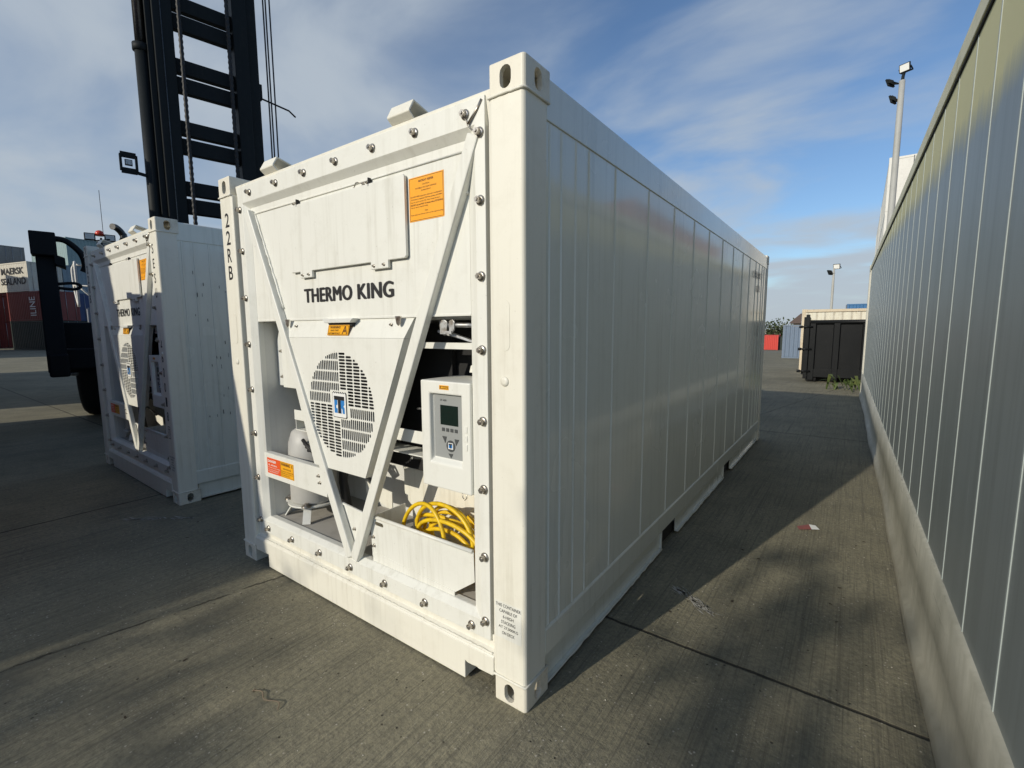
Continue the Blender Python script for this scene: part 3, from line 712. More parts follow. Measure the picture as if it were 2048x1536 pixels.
    for i in range(7): a = random.uniform(0, 6); k.tube([(2.06+.02*i*.3, .17, 1.53), (2.06+.012*i+.02*math.cos(a), .16, 1.51-.01*i), (2.05+.016*i, .16, 1.49+.02*math.sin(a))], .003, 5)
    k.build('wire_tail', M['galv'], T)
    MB().prism([(1.93, 1.395), (2.12, 1.395), (2.12, 1.44), (1.97, 1.44), (1.94, 1.43)], .26, .27, 'y').build('mounting_tab', wh, T, .003)
    # lower right: back plate, bracket and cable tray
    MB().prism([(1.40, .40), (2.125, .40), (2.125, .86), (1.36, .88), (1.335, .855), (1.335, .64), (1.36, .60), (1.40, .57)], .34, .346, 'y').build('back_plate', M['cream'], T, .002)
    MB().prism([(1.44, .87), (1.83, .93), (1.83, .99), (1.60, .965), (1.44, .92)], .30, .306, 'y').lathe([(.045, 0), (.045, -.002)], (1.62, .30, .925), (0, 1, 0), 20).build('support_bracket', M['inner'], T)
    MB().lathe([(.038, 0), (.038, -.004)], (1.63, .297, .925), (0, 1, 0), 20).build('bracket_opening', M['dark'], T)
    tp = [(1.378, .392), (1.99, .362), (2.118, .455), (2.118, .600), (1.378, .600)]
    me = plate_mesh(tp, [stadium(1.452, .568, .070, .022)], .004)
    for v in me.vertices: v.co.y += .062-(v.co.z-.39)*.04
    mkobj('cable_tray', me, wh, T)
    MB().tube([(1.378, .056, .602), (2.112, .056, .602)], .010, 10).build('tray_lip', wh, T)
    MB().box(1.380, 1.386, .06, .30, .37, .596).build('tray_end', wh, T)
    for z in (.395, .445): put_bolt(T, 1.40, .060, z+.04, .5)
    MB().prism([(1.385, .345), (1.99, .345), (1.99, .365), (1.385, .395)], .06, .065, 'y').build('tray_flange', wh, T)
    # compressor bottle on its feet, hoses
    cx_, cy_ = .50, .26
    MB().lathe([(.05, .455), (.142, .456), (.150, .47), (.150, .80), (.146, .86), (.125, .93), (.090, .955), (.055, .965), (.050, .985), (.030, .99)], (cx_, cy_, 0), (0, 0, 1), 28).build('compressor', M['bottle'], T)
    k = MB()
    for a in (.6, 2.2, 3.9, 5.3):
        c, s = math.cos(a), math.sin(a)
        k.bar((cx_+.14*c, cy_+.12*s-.0, .44), (cx_+.22*c, cy_+.17*s, .34), .05, .008); k.bar((cx_+.10*c, cy_+.10*s, .445), (cx_+.20*c, cy_+.155*s, .445), .06, .010)
    k.lathe([(.17, .440), (.17, .452)], (cx_, cy_, 0), (0, 0, 1), 24); k.build('compressor_mount', wh, T)
    k = MB()
    for a in (.6, 2.2, 3.9, 5.3): k.lathe([(.032, .45), (.032, .458), (.012, .459), (.012, .475)], (cx_+.19*math.cos(a), cy_+.15*math.sin(a), 0), (0, 0, 1), 10)
    k.build('mount_washer', M['steel'], T)
    k = MB()
    for i in range(4): k.tube([(.60+.02*i, .14, .90-.02*i), (.68+.04*i, .13, .86), (.75+.03*i, .16, .80), (.80, .22, .74)], .012, 8)
    k.tube([(1.03, .17, .98), (1.04, .14, .85), (1.02, .14, .70), (1.035, .16, .50), (1.05, .2, .36)], .027, 10); k.tube([(.9, .2, .72), (1.02, .18, .76), (1.12, .17, .84), (1.25, .2, .92)], .010, 8); k.tube([(.95, .15, .90), (1.1, .16, .80), (1.30, .2, .70)], .008, 8)
    k.build('hose', M['rubber'], T)
    MB().prism([(1.10, .70), (1.12, .69), (1.14, .68), (1.16, .68), (1.20, .685), (1.34, .67), (1.34, .56), (1.10, .62)], .24, .246, 'y').build('lower_bracket', M['cream'], T)
    # lashing clips on the header
    for u in (.545, 1.690):
        k = MB(); pr = [(.030, 2.525), (.002, 2.548), (.002, 2.555), (.030, 2.605), (.036, 2.605), (.150, 2.575), (.158, 2.53), (.152, 2.53), (.145, 2.568), (.036, 2.597), (.010, 2.552), (.036, 2.530)]
        k.prism(pr, u, u+.145, 'x'); k.build('roof_clip', cr, T, .003)
    return T

main = make_reefer('large white refrigerated container nearest the camera with yellow cable in its tray')
main.location = (-W, 0, 0)
second = copy_tree(main)
second['label'] = 'white refrigerated container left of the nearest one, half in shade, serial number on its post'
second.location = (-6.37, .162, 0); second.rotation_euler = (0, 0, -.0226)
zt = 2.372; its = []
for ch in 'SESU': its.append((ch, 2.312, 2.352, zt-.085, zt, dict(y=-.0008, bold=.012))); zt -= .128
lettering('lettering', its, M['black'], second)
zt = 1.545; its = []
for ch in '260018': its.append((ch, 2.316, 2.356, zt-.085, zt, dict(y=-.0008, bold=.012))); zt -= .135
lettering('lettering', its, M['black'], second)
lettering('lettering', [('7', 2.325, 2.350, zt-.095, zt-.02, dict(y=-.0008, bold=.004))], M['black'], second)
k = MB(); a0, a1, b0, b1 = 2.31, 2.365, zt-.115, zt
for q in ((a0, a1, b0, b0+.006), (a0, a1, b1-.006, b1), (a0, a0+.006, b0, b1), (a1-.006, a1, b0, b1)): k.quad((q[0], -.0008, q[2]), (q[1], -.0008, q[2]), (q[1], -.0008, q[3]), (q[0], -.0008, q[3]))
k.build('check_digit_box', M['black'], second, recalc=False)
k = MB()
for i in range(26):
    y, z = random.uniform(.25, .75), random.uniform(.55, 2.2); hh = random.uniform(.01, .05); q = random.uniform(.003, .007); x = W+.0085
    k.quad((x, y, z), (x, y+q, z+hh*.1), (x, y+q*.7, z+hh), (x, y-q*.3, z+hh*.8))
k.build('paint_chip', M['black'], second, recalc=False)

# ---------------------------------------------------------------- yellow cable coiled in the tray (a thing of its own)
def coil_pts():
    pts = []; n = 260; turns = 6.2
    rr = random.Random(5)
    for i in range(n+1):
        t = i/n; a = 2*PI*turns*t; k = int(turns*t)
        rx = .20+.028*math.sin(1.7*k+.4)-.01*k*.5; rz = .135+.03*math.cos(2.3*k)-.006*k
        x = 1.86+.05*math.sin(1.1*k)+rx*math.cos(a); z = .53+.022*math.sin(1.9*k+1)+rz*math.sin(a)+.03
        y = .105+.021*turns*t+.03*math.sin(a*.5+k)
        pts.append((x-W, max(y, .085), max(z, .352)))
    return pts
k = MB(); k.tube(coil_pts(), .0108, 9)
arc = [(1.50, .16, .36), (1.52, .15, .50), (1.575, .14, .62), (1.66, .13, .70), (1.75, .12, .725), (1.83, .105, .70), (1.885, .095, .63), (1.91, .09, .53), (1.925, .10, .42), (1.93, .12, .36)]
def smooth(pts, n=6):
    P_ = [Vector(p) for p in pts]; o = []
    for i in range(len(P_)-1):
        p0, p1, p2, p3 = P_[max(i-1, 0)], P_[i], P_[i+1], P_[min(i+2, len(P_)-1)]
        for j in range(n):
            t = j/n; o.append(.5*((2*p1)+(p2-p0)*t+(2*p0-5*p1+4*p2-p3)*t*t+(3*p1-p0-3*p2+p3)*t**3))
    return o+[P_[-1]]
k.tube([Vector((-W, 0, 0))+p for p in smooth(arc)], .0108, 9)
arc2 = [(1.56, .2, .36), (1.60, .19, .52), (1.68, .18, .60), (1.80, .17, .635), (1.93, .18, .62), (2.05, .17, .57), (2.10, .15, .46), (2.08, .14, .36)]
k.tube([Vector((-W, 0, 0))+p for p in smooth(arc2)], .0108, 9)
arc3 = [(1.62, .15, .36), (1.66, .15, .50), (1.75, .14, .585), (1.88, .14, .61), (2.00, .13, .585), (2.09, .12, .50), (2.105, .11, .38)]
k.tube([Vector((-W, 0, 0))+p for p in smooth(arc3)], .0108, 9)
tag(k.build('power_cable', M['cable']), 'yellow power cable coiled in the tray of the nearest white container', 'cable')

# ---------------------------------------------------------------- long grey-panelled reefer on the right
def make_wall():
    T = thing('refrigerated_container', 'long grey panelled refrigerated container with weathered white rails along the right', 'container')
    Lw, Hw = 13.0, 3.02
    # local: x = 0 is the face towards the aisle, y along the length from the near end
    ribs = []; y = .412
    while y < Lw-.75: ribs.append(y); y += .414
    side_skin(.012, -1, .17, Lw-.72, .56, Hw-.155, ribs, M['panel'], T, name='side_panel', wd=.003, hh=.001)
    k = MB()
    for r in ribs: k.box(.0095, .013, r-.006, r+.006, .565, Hw-.16)
    k.build('panel_rib', M['ribpaint'], T, .001)
    # last narrow bay and post at the far end
    MB().box(-.006, .06, Lw-.70, Lw-.60, .56, Hw-.155).build('seam_post', M['oldwhite'], T, .004)
    side_skin(.012, -1, Lw-.60, Lw-.16, .56, Hw-.155, [Lw-.45, Lw-.3], M['panel'], T, wd=.006, hh=.004)
    for yy in (0, Lw-.165): MB().prism([(-.004, yy), (.16, yy), (.16, yy+.165), (-.004, yy+.165)], CH, Hw-CH, 'z').build('corner_post', M['oldwhite'], T, .008)
    k = MB(); k.prism([(-.004, Hw-.155), (-.004, Hw-.075), (.003, Hw-.068), (.003, Hw-.03), (.03, Hw-.012), (.12, Hw-.012), (.12, Hw-.155)], .16, Lw-.16, 'y'); k.build('top_rail', M['toprail'], T, .004)
    MB().box(.004, .02, .16, Lw-.16, Hw-.166, Hw-.1545).build('drip_edge', M['dark'], T)
    # bottom rail: slightly buckled skirt with a folded ledge
    b = bmesh.new(); rows = []; rr = random.Random(3); n = 120
    ph = [rr.uniform(0, 6) for _ in range(3)]
    for i in range(n+1):
        y = .16+(Lw-.32)*i/n; wv = .004*math.sin(y*1.3+ph[0])+.002*math.sin(y*3.7+ph[1])
        rows.append([b.verts.new(p) for p in ((.012, y, .565), (-.004, y, .558), (-.004+wv*.3, y, .33), (.004+wv*.5, y, .315), (.004+wv, y, .10), (-.014+wv*1.6, y, .085+.006*math.sin(y*3+ph[2])), (-.016+wv*1.8, y, .012))])
    for A, B in zip(rows, rows[1:]):
        for j in range(6): b.faces.new((A[j], A[j+1], B[j+1], B[j]))
    for f in b.faces: f.smooth = True
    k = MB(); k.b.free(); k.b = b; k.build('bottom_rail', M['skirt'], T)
    MB().box(.05, W-.05, .1, Lw-.1, Hw-.06, Hw-.03).build('roof', M['oldwhite'], T)
    side_skin(W-.012, 1, .16, Lw-.16, .10, Hw-.1, [], M['panel'], T)
    MB().box(.03, W-.03, Lw-.04, Lw-.01, .12, Hw-.1).build('front_wall', M['oldwhite'], T)
    MB().box(.03, W-.03, .01, .04, .12, Hw-.1).build('rear_door', M['oldwhite'], T)
    castings(T, W, Lw, Hw, M['oldwhite2'], .006)
    return T
M['oldwhite2'] = M['oldwhite']
for k_ in list(CAST): CAST[k_] = CAST[k_].copy(); CAST[k_].materials.clear()
wl = make_wall(); wl.location = (1.3845, -.60, 0); wl.rotation_euler = (0, 0, R(.619))

# ---------------------------------------------------------------- dry freight containers
def corr(length, height, depth=.034, pitch=.278):
    """Corrugated sheet along +x, outward -y, base at z = 0."""
    b = bmesh.new(); n = max(2, round(length/pitch)); p = length/n; pts = []
    for i in range(n): x = i*p; pts += [(x+.02*p, 0), (x+.27*p, 0), (x+.50*p, depth), (x+.77*p, depth)]
    pts = [(0, 0)]+pts+[(length, 0)]
    V = [[b.verts.new((x, y, z)) for z in (0, height)] for x, y in pts]
    for A, B in zip(V, V[1:]): b.faces.new((A[0], B[0], B[1], A[1]))
    return b
_dry = {}; _dm = {}
def dry_meshes(Ln, Hh):
    if (Ln, Hh) in _dry: return _dry[Ln, Hh]
    def fin(b, nm):
        me = bpy.data.meshes.new(nm); b.to_mesh(me); b.free(); return me
    d = {'side': fin(corr(Ln-.2, Hh-.26), 'side_wall'), 'end': fin(corr(W-.22, Hh-.26), 'end_wall')}
    k = MB()
    for x in (0, Ln-.12):
        for y in (0, W-.12): k.box(x, x+.12, y, y+.12, .1, Hh-.1)
    for x in (0, Ln-.17):
        for y in (0, W-.16):
            for z in (.0, Hh-.118): k.box(x-.004, x+.174, y-.004, y+.164, z, z+.118)
    for z in (.02, Hh-.11):
        for y in (.01, W-.08): k.box(.174, Ln-.174, y, y+.07, z, z+.10)
        for x in (.01, Ln-.08): k.box(x, x+.07, .164, W-.164, z, z+.10)
    bmesh.ops.recalc_face_normals(k.b, faces=k.b.faces[:]); d['frame'] = fin(k.b, 'frame')
    k = MB(); k.box(.05, Ln-.05, .05, W-.05, Hh-.05, Hh-.02); d['roof'] = fin(k.b, 'roof')
    k = MB(); k.box(.02, .05, .12, W/2-.005, .12, Hh-.12); k2 = MB(); k2.box(.02, .05, W/2+.005, W-.12, .12, Hh-.12); d['door'] = (fin(k.b, 'door'), fin(k2.b, 'door'))
    k = MB(); k.tube([(-.005, 0, .06), (-.005, 0, Hh-.06)], .016, 8); d['bar'] = fin(k.b, 'locking_bar')
    k = MB(); k.box(.05, Ln-.05, .05, W-.05, .08, .14); d['floor'] = fin(k.b, 'underframe')
    _dry[Ln, Hh] = d; return d
def dry(label, loc, rz, mt, Ln=6.058, Hh=2.591, group=None, doors=True, frame_mt=None, cat='container'):
    """Origin at one bottom corner; x along the length, y across; doors (or a plain end) at x = 0."""
    T = thing('shipping_container', label, cat, loc, rz, group); d = dry_meshes(Ln, Hh); fm = frame_mt or mt
    def put(nm, me, mtt, pos=(0, 0, 0), rot=0):
        key = (me.name, mtt.name)
        if key not in _dm:
            _dm[key] = me.copy(); _dm[key].materials.append(mtt)
        me = _dm[key]
        o = bpy.data.objects.new(nm, me); COL.objects.link(o); o.parent = T; o.location = pos; o.rotation_euler = (0, 0, rot); return o
    put('side_wall', d['side'], mt, (.1, .012, .13)); put('side_wall', d['side'], mt, (Ln-.1, W-.012, .13), PI)
    put('end_wall', d['end'], mt, (Ln-.012, .11, .13), PI/2)
    if doors:
        for q in (0, 1): put('door', d['door'][q], mt)
        for y in (.30, .95, 1.48, 2.13): put('locking_bar', d['bar'], M['galv'], (0, y, 0))
    else: put('end_wall', d['end'], mt, (.012, W-.11, .13), -PI/2)
    put('frame', d['frame'], fm); put('roof', d['roof'], mt); put('underframe', d['floor'], M['dark'])
    return T
def cp(nm, c, dirt=(.07, .055, .04), rust=.8): M[nm] = paint(nm, c, dirt, .5, .7, rust=rust, scuff=.5); return M[nm]
cp('faded_white', (.50, .48, .42), (.16, .12, .08)); cp('maersk_white', (.62, .58, .48), (.25, .19, .12), .35); cp('oxide_red', (.20, .032, .026)); cp('dark_green', (.012, .026, .022)); cp('deep_blue', (.02, .05, .16), rust=.3)
cp('pale_teal', (.24, .34, .34), (.15, .13, .10)); cp('grey_blue', (.14, .19, .27), (.10, .11, .12), .2); cp('light_blue_grey', (.22, .29, .33), (.12, .1, .08)); cp('bright_blue', (.04, .16, .36), rust=.2); cp('signal_red', (.55, .045, .03), (.3, .03, .02), .2); cp('rust_cream', (.70, .67, .55), (.30, .20, .09), 1.0); cp('grey_old', (.26, .25, .23), (.12, .10, .08)); cp('clean_white', (.66, .65, .60), (.40, .38, .34), .1)
cp('orange_brown', (.25, .085, .035))

# stack at the far left.  Local frame: a = long axis pointing to the viewer, c = across, away from the sun
A0 = Vector((-58.2, 7.8, 0)); ax = Vector((math.cos(R(14)), math.sin(R(14)), 0)); ay = Vector((-ax.y, ax.x, 0))
def stk(label, col, row, mt, shift=0, Ln=6.058, doors=True):
    # doors (x = 0) face the viewer, so turn the container half round
    o = A0+ax*shift+ay*(col*2.50+2.438); o.z = row*2.60
    return dry(label, o, R(14)+PI, M[mt], Ln, group='stacked containers at the far left', doors=doors)
stk('dark green container at ground level on the far left, under the red one', 0, 0, 'dark_green', 2.2)
red = stk('dark red container with white vertical lettering, under the white one', 0, 1, 'oxide_red', 2.2)
mk = stk('white container with large black shipping line name on its sunlit side', 0, 2, 'maersk_white')
stk('dark container at ground level behind the lifting machine', 1, 0, 'dark_green', 1.0)
stk('deep blue container in the second tier behind the handrails', 1, 1, 'deep_blue', 1.0)
stk('light blue grey container in the third tier right of the white lettered one', 1, 2, 'light_blue_grey', 0, doors=False)
stk('pale teal rust-streaked container in the top tier of the far left stack', 1, 3, 'pale_teal', 0, doors=False).location += ay*.5
stk('dark container at ground level hidden low behind the machine cab', 2, 0, 'dark_green')
stk('orange brown container in the second tier beside the deep blue one', 2, 1, 'orange_brown')
stk('dark red container in the third tier right of the light blue grey one', 2, 2, 'oxide_red')
stk('old grey container in the top tier right of the pale teal one', 2, 3, 'grey_old', doors=False).location += ay*.5
for i, (mt_, lb) in enumerate((('grey_old', 'grey container in the far row leftmost against the sky'), ('deep_blue', 'blue end of a container in the far row, second from the left edge'), ('faded_white', 'faded white container in the far row right of the blue end'), ('grey_old', 'dark weathered container in the far row next to the pale teal one'))):
    o = A0-ax*11+ay*(-5.2+i*2.46+2.438); o.z = 3*2.6
    for lv in (0, 1, 2):
        dry('shadowed container low in the far row behind the stack', (o.x, o.y, lv*2.6), R(14)+PI, M['oxide_red'], 6.058, group='containers hidden low in the far row')
    dry(lb, o, R(14)+PI, M[mt_], 6.058, group='stacked containers at the far left')
# shipping line name on the sunlit long side, white vertical name on the red one.  These sides are the local y = W faces
def side_text(T, items, mt, nm='lettering'):
    for body, x0, x1, z0, z1, bo in items:
        k = MB(); text_into(k.b, body, x0, x1, z0, z1, bold=bo, f=lambda u, z: (6.058-u, W+.004, z)); k.build(nm, mt, T, recalc=False)
# x runs from the far end (0) to the end near the viewer (6.058)
side_text(mk, [('MAERSK', 1.7, 5.45, 1.55, 2.15, .02), ('SEALAND', 1.5, 5.6, .65, 1.25, .02)], M['black'])
def vert_text(T, body, x0, x1, z0, z1, mt):
    k = MB(); text_into(k.b, body, z0, z1, -x1, -x0, bold=.0, f=lambda u, z: (6.058+z, W+.004, u)); k.build('lettering', mt, T, recalc=False)
vert_text(red, 'ILINE', 3.6, 4.5, .45, 2.1, M['stwhite'])

# ---------------------------------------------------------------- container lifting machine (local x forward, y to its left)
def make_handler():
    T = thing('container_handler', 'tall black mast lifting machine with hanging spreader arm and white cab handrails', 'lift truck', (-9.9, 3.0, 0), -.2)
    mt, mb = M['mast'], M['mbody']
    def mast_column(y0, y1):
        k = MB(); k.prism([(.02, y0), (.30, y0), (.30, y1), (.02, y1), (.02, y1-.06), (.20, y1-.06), (.20, y0+.06), (.02, y0+.06)] if False else [(.0, y0), (.30, y0), (.30, y1), (.0, y1)], .35, 10.6, 'z')
        return k.build('mast_column', mt, T, .012)
    c = mast_column(-.72, -.41); MB().box(-.04, .22, -.82, -.725, .5, 10.4).build('outer_channel', mt, c, .008)
    MB().box(.305, .32, -.60, -.585, .5, 10.4).build('guide_strip', M['chrome'], c)
    c = mast_column(.60, .86); MB().box(-.04, .22, .865, 1.06, .5, 10.4).build('outer_channel', mt, c, .008)
    z = 10.05
    while z > .8:
        for a, h_ in ((z, .27), (z-.34, .29)):
            MB().hexa([(.06, -.41, a-h_/2), (.20, -.41, a-h_/2), (.20, .60, a-h_/2), (.06, .60, a-h_/2), (.06, -.41, a+h_/2), (.20, -.41, a+h_/2), (.20, .60, a+h_/2), (.06, .60, a+h_/2)]).build('cross_beam', mt, T, .02)
        z -= 1.13
    for y in (-.31, .50):
        k = MB(); pts = []; rr_ = []
        for i in range(190): pts.append((.34, y, .6+i*.052)); rr_.append(.030 if i % 2 else .040)
        k.tube(pts, rr_, 6, smooth=False); k.build('lift_chain', M['rubber'], T)
    k = MB(); k.tube([(.06, -.90, .5), (.06, -.90, 6.85)], .105, 18); k.build('lift_cylinder', M['mast'], T)
    k = MB(); k.tube([(.06, -.90, 6.85), (.06, -.90, 10.4)], .085, 18); k.build('cylinder_rod', M['chrome'], T)
    MB().lathe([(.105, 6.75), (.135, 6.76), (.135, 6.88), (.10, 6.89)], (.06, -.90, 0), (0, 0, 1), 18).build('cylinder_collar', mt, T)
    MB().tube([(.06, .98, .5), (.06, .98, 6.6)], .09, 14).build('lift_cylinder', M['mast'], T)
    for y in (1.285, 1.335, 1.415): MB().tube([(.0, y, 3.4), (.0, y+.006, 6), (.0, y, 10.3)], .016, 6).build('hose', M['rubber'], T)
    k = MB(); k.box(-.06, .06, 1.06, 1.15, 6.55, 6.85); k.tube([(0, 1.05, 6.60), (0, 1.70, 6.50), (0, 1.84, 6.40)], .018, 6); k.build('hose_guide', mt, T)
    k = MB(); k.bar((.1, -.95, 4.52), (.1, -1.34, 4.58), .05, .05)
    for a, e in (((.1, -1.36, 4.56), (.1, -1.36, 4.84)), ((.1, -1.36, 4.84), (.1, -1.13, 4.84)), ((.1, -1.13, 4.84), (.1, -1.13, 4.56)), ((.1, -1.36, 4.56), (.1, -1.13, 4.56))): k.bar(a, e, .035, .10)
    k.build('lamp_guard', mt, T)
    o = MB().box(.06, .12, -1.30, -1.19, 4.66, 4.76).build('work_lamp', M['rubber'], T); MB().box(.121, .125, -1.29, -1.20, 4.67, 4.75).build('lens', M['galv'], o)
    # spreader and its hanging end arms
    MB().box(1.15, 1.50, -2.40, 2.40, 1.02, 1.34).build('spreader_beam', mb, T, .02)
    MB().box(.35, 1.25, -.45, .6, 1.6, 3.2).build('carriage', mb, T, .02)
    k = MB(); k.box(.38, 1.15, -2.38, 2.38, .94, 1.76); k.build('side_shift_frame', mb, T, .03)
    MB().box(1.152, 1.165, -2.0, -1.25, 1.66, 1.70).build('guard_trim', M['galv'], T)
    MB().box(1.152, 1.165, -1.95, -1.80, 1.48, 1.54).build('data_plate', M['galv'], T)
    MB().box(1.152, 1.165, -1.45, -1.2, 1.46, 1.51).build('data_plate', M['galv'], T)
    for s in (-1, 1):
        a = MB(); a.box(1.50, 1.80, s*2.47-.14, s*2.47+.14, 2.72, 3.06); o = a.build('arm_head', mb, T, .015)
        a = MB(); a.hexa([(1.70, s*2.47-.10, 1.0), (1.86, s*2.47-.10, 1.0), (1.86, s*2.47+.13, 1.0), (1.70, s*2.47+.13, 1.0), (1.54, s*2.47-.10, 2.72), (1.68, s*2.47-.10, 2.72), (1.68, s*2.47+.11, 2.72), (1.54, s*2.47+.11, 2.72)]); a.build('spreader_arm', mb, T, .015)
        MB().box(1.68, 1.87, s*2.47-.09, s*2.47+.14, .93, 1.28).build('arm_foot', mb, T, .03)
        MB().hexa([(1.5, s*2.47+.10, 2.6), (1.8, s*2.47+.10, 2.6), (1.8, s*2.47+.22, 2.55), (1.5, s*2.47+.22, 2.55), (1.5, s*2.47+.10, 2.75), (1.8, s*2.47+.10, 2.75), (1.8, s*2.47+.22, 2.7), (1.5, s*2.47+.22, 2.7)]).build('arm_latch', mb, T, .01)
    MB().tube(smooth([(1.7, -2.36, 2.98), (1.7, -2.22, 2.96), (1.7, -2.07, 2.80), (1.7, -2.03, 2.62), (1.7, -2.06, 2.52)]), .042, 8).build('hose', mb, T)
    MB().tube(smooth([(1.7, -2.36, 2.32), (1.7, -2.18, 2.34), (1.7, -2.11, 2.30), (1.7, -2.18, 2.25), (1.7, -2.36, 2.26)]), .022, 8).build('shackle', mb, T)
    # chassis
    k = MB(); k.box(-5.6, .0, -1.55, 1.55, .75, 1.55); k.box(-1.3, .35, -1.9, 1.9, .85, 1.45); k.box(-5.9, -4.2, -1.6, 1.6, .8, 2.5); k.build('chassis', mb, T, .05)
    k = MB(); k.box(-1.4, .3, -2.35, -1.6, 1.62, 1.68); k.box(-3.2, -1.4, -2.1, -1.55, 1.2, 1.26); k.box(.2, .26, -2.35, -1.6, 1.2, 1.68); k.build('mudguard', mb, T, .01)
    MB().box(-1.3, .1, -2.37, -2.352, 1.70, 1.735).build('guard_trim', M['galv'], T)
    k = MB(); k.box(-3.35, -1.5, -1.5, -.3, 1.55, 2.15); k.build('cab_base', M['mblue'], T, .02)
    MB().box(-3.1, -2.5, -2.0, -1.52, 1.75, 2.13).build('step_box', M['mgrey'], T, .015)
    k = MB()
    for x in (-3.3, -1.6):
        for y in (-.95, .9): k.bar((x, y, 2.1), (x, y, 3.55), .07, .07)
    k.box(-3.4, -1.5, -1.0, .95, 3.52, 3.64); k.build('cab', mb, T, .01)
    MB().box(-3.33, -1.57, -.96, -.95, 2.15, 3.5).build('cab_window', M['screen'], T)
    k = MB()
    for y in (-2.12, -1.82):
        k.tube(smooth([(-2.75, y, 2.16), (-2.85, y-.04, 2.55), (-2.88, y-.05, 2.95), (-2.86, y-.02, 3.06), (-2.72, y, 3.10), (-2.45, y, 3.10), (-2.40, y, 3.02), (-2.42, y, 2.6), (-2.52, y, 2.16)], 4), .024, 8); k.tube([(-2.86, y-.04, 2.62), (-2.42, y, 2.62)], .020, 8)
    k.tube([(-2.46, -2.12, 3.05), (-2.46, -1.2, 3.05)], .02, 8); k.tube([(-2.46, -2.12, 2.6), (-2.46, -1.2, 2.6)], .018, 8); k.tube([(-2.5, -2.1, 2.6), (-2.6, -1.7, 2.15)], .02, 8)
    k.build('handrail', M['rail'], T)
    MB().tube([(-3.35, -1.60, 3.4), (-3.35, -1.60, 3.80)], .02, 8).tube([(-3.35, -1.72, 3.72), (-3.2, -1.45, 3.76)], .016, 6).tube([(-3.30, -1.58, 3.6), (-3.3, -1.0, 3.6)], .03, 8).build('lamp_mast', mb, T)
    MB().lathe([(.08, 0), (.085, .06), (.06, .11), (.02, .13)], (-3.35, -1.62, 3.84), (0, 0, 1), 14).build('beacon', M['beacon'], T)
    for y, zz_ in ((-1.80, 3.80), (-1.44, 3.80)):
        o = MB().box(-3.38, -3.26, y-.10, y+.10, zz_-.08, zz_+.08).build('work_lamp', M['rubber'], T, .01); MB().box(-3.262, -3.255, y-.08, y+.08, zz_-.06, zz_+.06).build('lens', M['lens'], o)
    MB().tube([(-3.4, -1.55, 3.9), (-3.4, -1.55, 4.9)], .006, 5).build('aerial', M['rubber'], T)
    MB().tube(smooth([(-3.7, -1.15, 2.4), (-3.7, -1.15, 3.8), (-3.7, -1.18, 4.0), (-3.66, -1.28, 4.12), (-3.58, -1.36, 4.13)]), .075, 12).build('exhaust_pipe', M['chrome'], T)
    MB().box(-3.8, -2.6, -1.3, -.6, 3.64, 3.74).build('roof_guard', mb, T, .01)
    # wheels
    def wheel(x, y, tw=0):
        w_ = MB(); w_.lathe([(.42, -.20), (.60, -.24), (.74, -.235), (.80, -.18), (.81, -.08), (.795, 0), (.81, .08), (.80, .18), (.74, .235), (.60, .24), (.42, .20)], (x, y, .80), (math.sin(tw), math.cos(tw), 0), 40); o = w_.build('tyre', M['tyre'], T)
        MB().lathe([(.10, -.12), (.36, -.16), (.44, -.22), (.44, .22), (.36, .16), (.10, .12)], (x, y, .80), (math.sin(tw), math.cos(tw), 0), 32).build('rim', M['rim'], o)
    for y in (-1.95, 1.95): wheel(-.75, y, R(8))
    for y in (-1.3, 1.3): wheel(-4.9, y)
    k = MB(); k.box(.05, .12, -2.36, -2.24, .82, 1.0); k.build('front_lamp', M['galv'], T, .03)
    return T
make_handler()

# ---------------------------------------------------------------- yard beyond the aisle
rc = R(3)
rustc = dry('rust stained cream container standing behind the black bin', (-.66, 20.5, -.27), rc, M['rust_cream'], group=None, doors=True, frame_mt=cp('rusted_frame', (.62, .53, .38), (.22, .10, .04), 1.0))
dry('slate blue corrugated container beyond the rusty one', (-3.40, 40.7, gz(41)-.02), rc, M['grey_blue'])
for lv, lb in ((0, 'blue container underneath the bright blue one beyond the bin'), (1, 'bright blue container showing its roof edge above the cream one')):
    dry(lb, (.38, 57.3, gz(57)+lv*2.6), rc, M['bright_blue'])
dry('small red container far off by the trees, half sunlit', (-11.45, 90.9, gz(91)), rc+PI/2, M['signal_red'], doors=False).location = (-11.45+2.0, 90.9+1.43, gz(91))
dry('dark container right of the small red one', (-9.6, 93.2, gz(92)), rc, M['dark_green'], 3.0, 2.3)
for lv in range(4):
    dry(('white container at the top of the stack behind the lamp post' if lv == 3 else 'white container lower in the stack behind the lamp post'), (1.95, 29.5, gz(29)+lv*2.6), PI/2-R(.6), M['clean_white'], 12.19, group='white stack behind the lamp post').location = (1.95+2.438, 29.5, gz(29)+lv*2.6)
    dry(('white container at the top of the stack, farther from the lamp post' if lv == 3 else 'white container lower in the stack behind the lamp post'), (2.08+2.438, 42.0, gz(29)+lv*2.6), PI/2-R(.6), M['clean_white'], 12.19, group='white stack behind the lamp post')
for lv in range(2):
    dry(('red container on the upper tier beyond the grey panelled one' if lv else 'red container on the ground beyond the grey panelled one'), (7.4, 13.6, lv*2.9), PI/2, M['orange_brown'] if False else M['oxide_red2'] if 'oxide_red2' in M else cp('oxide_red2', (.34, .10, .07)), 12.19, 2.896, group='red containers beyond the grey panelled one')

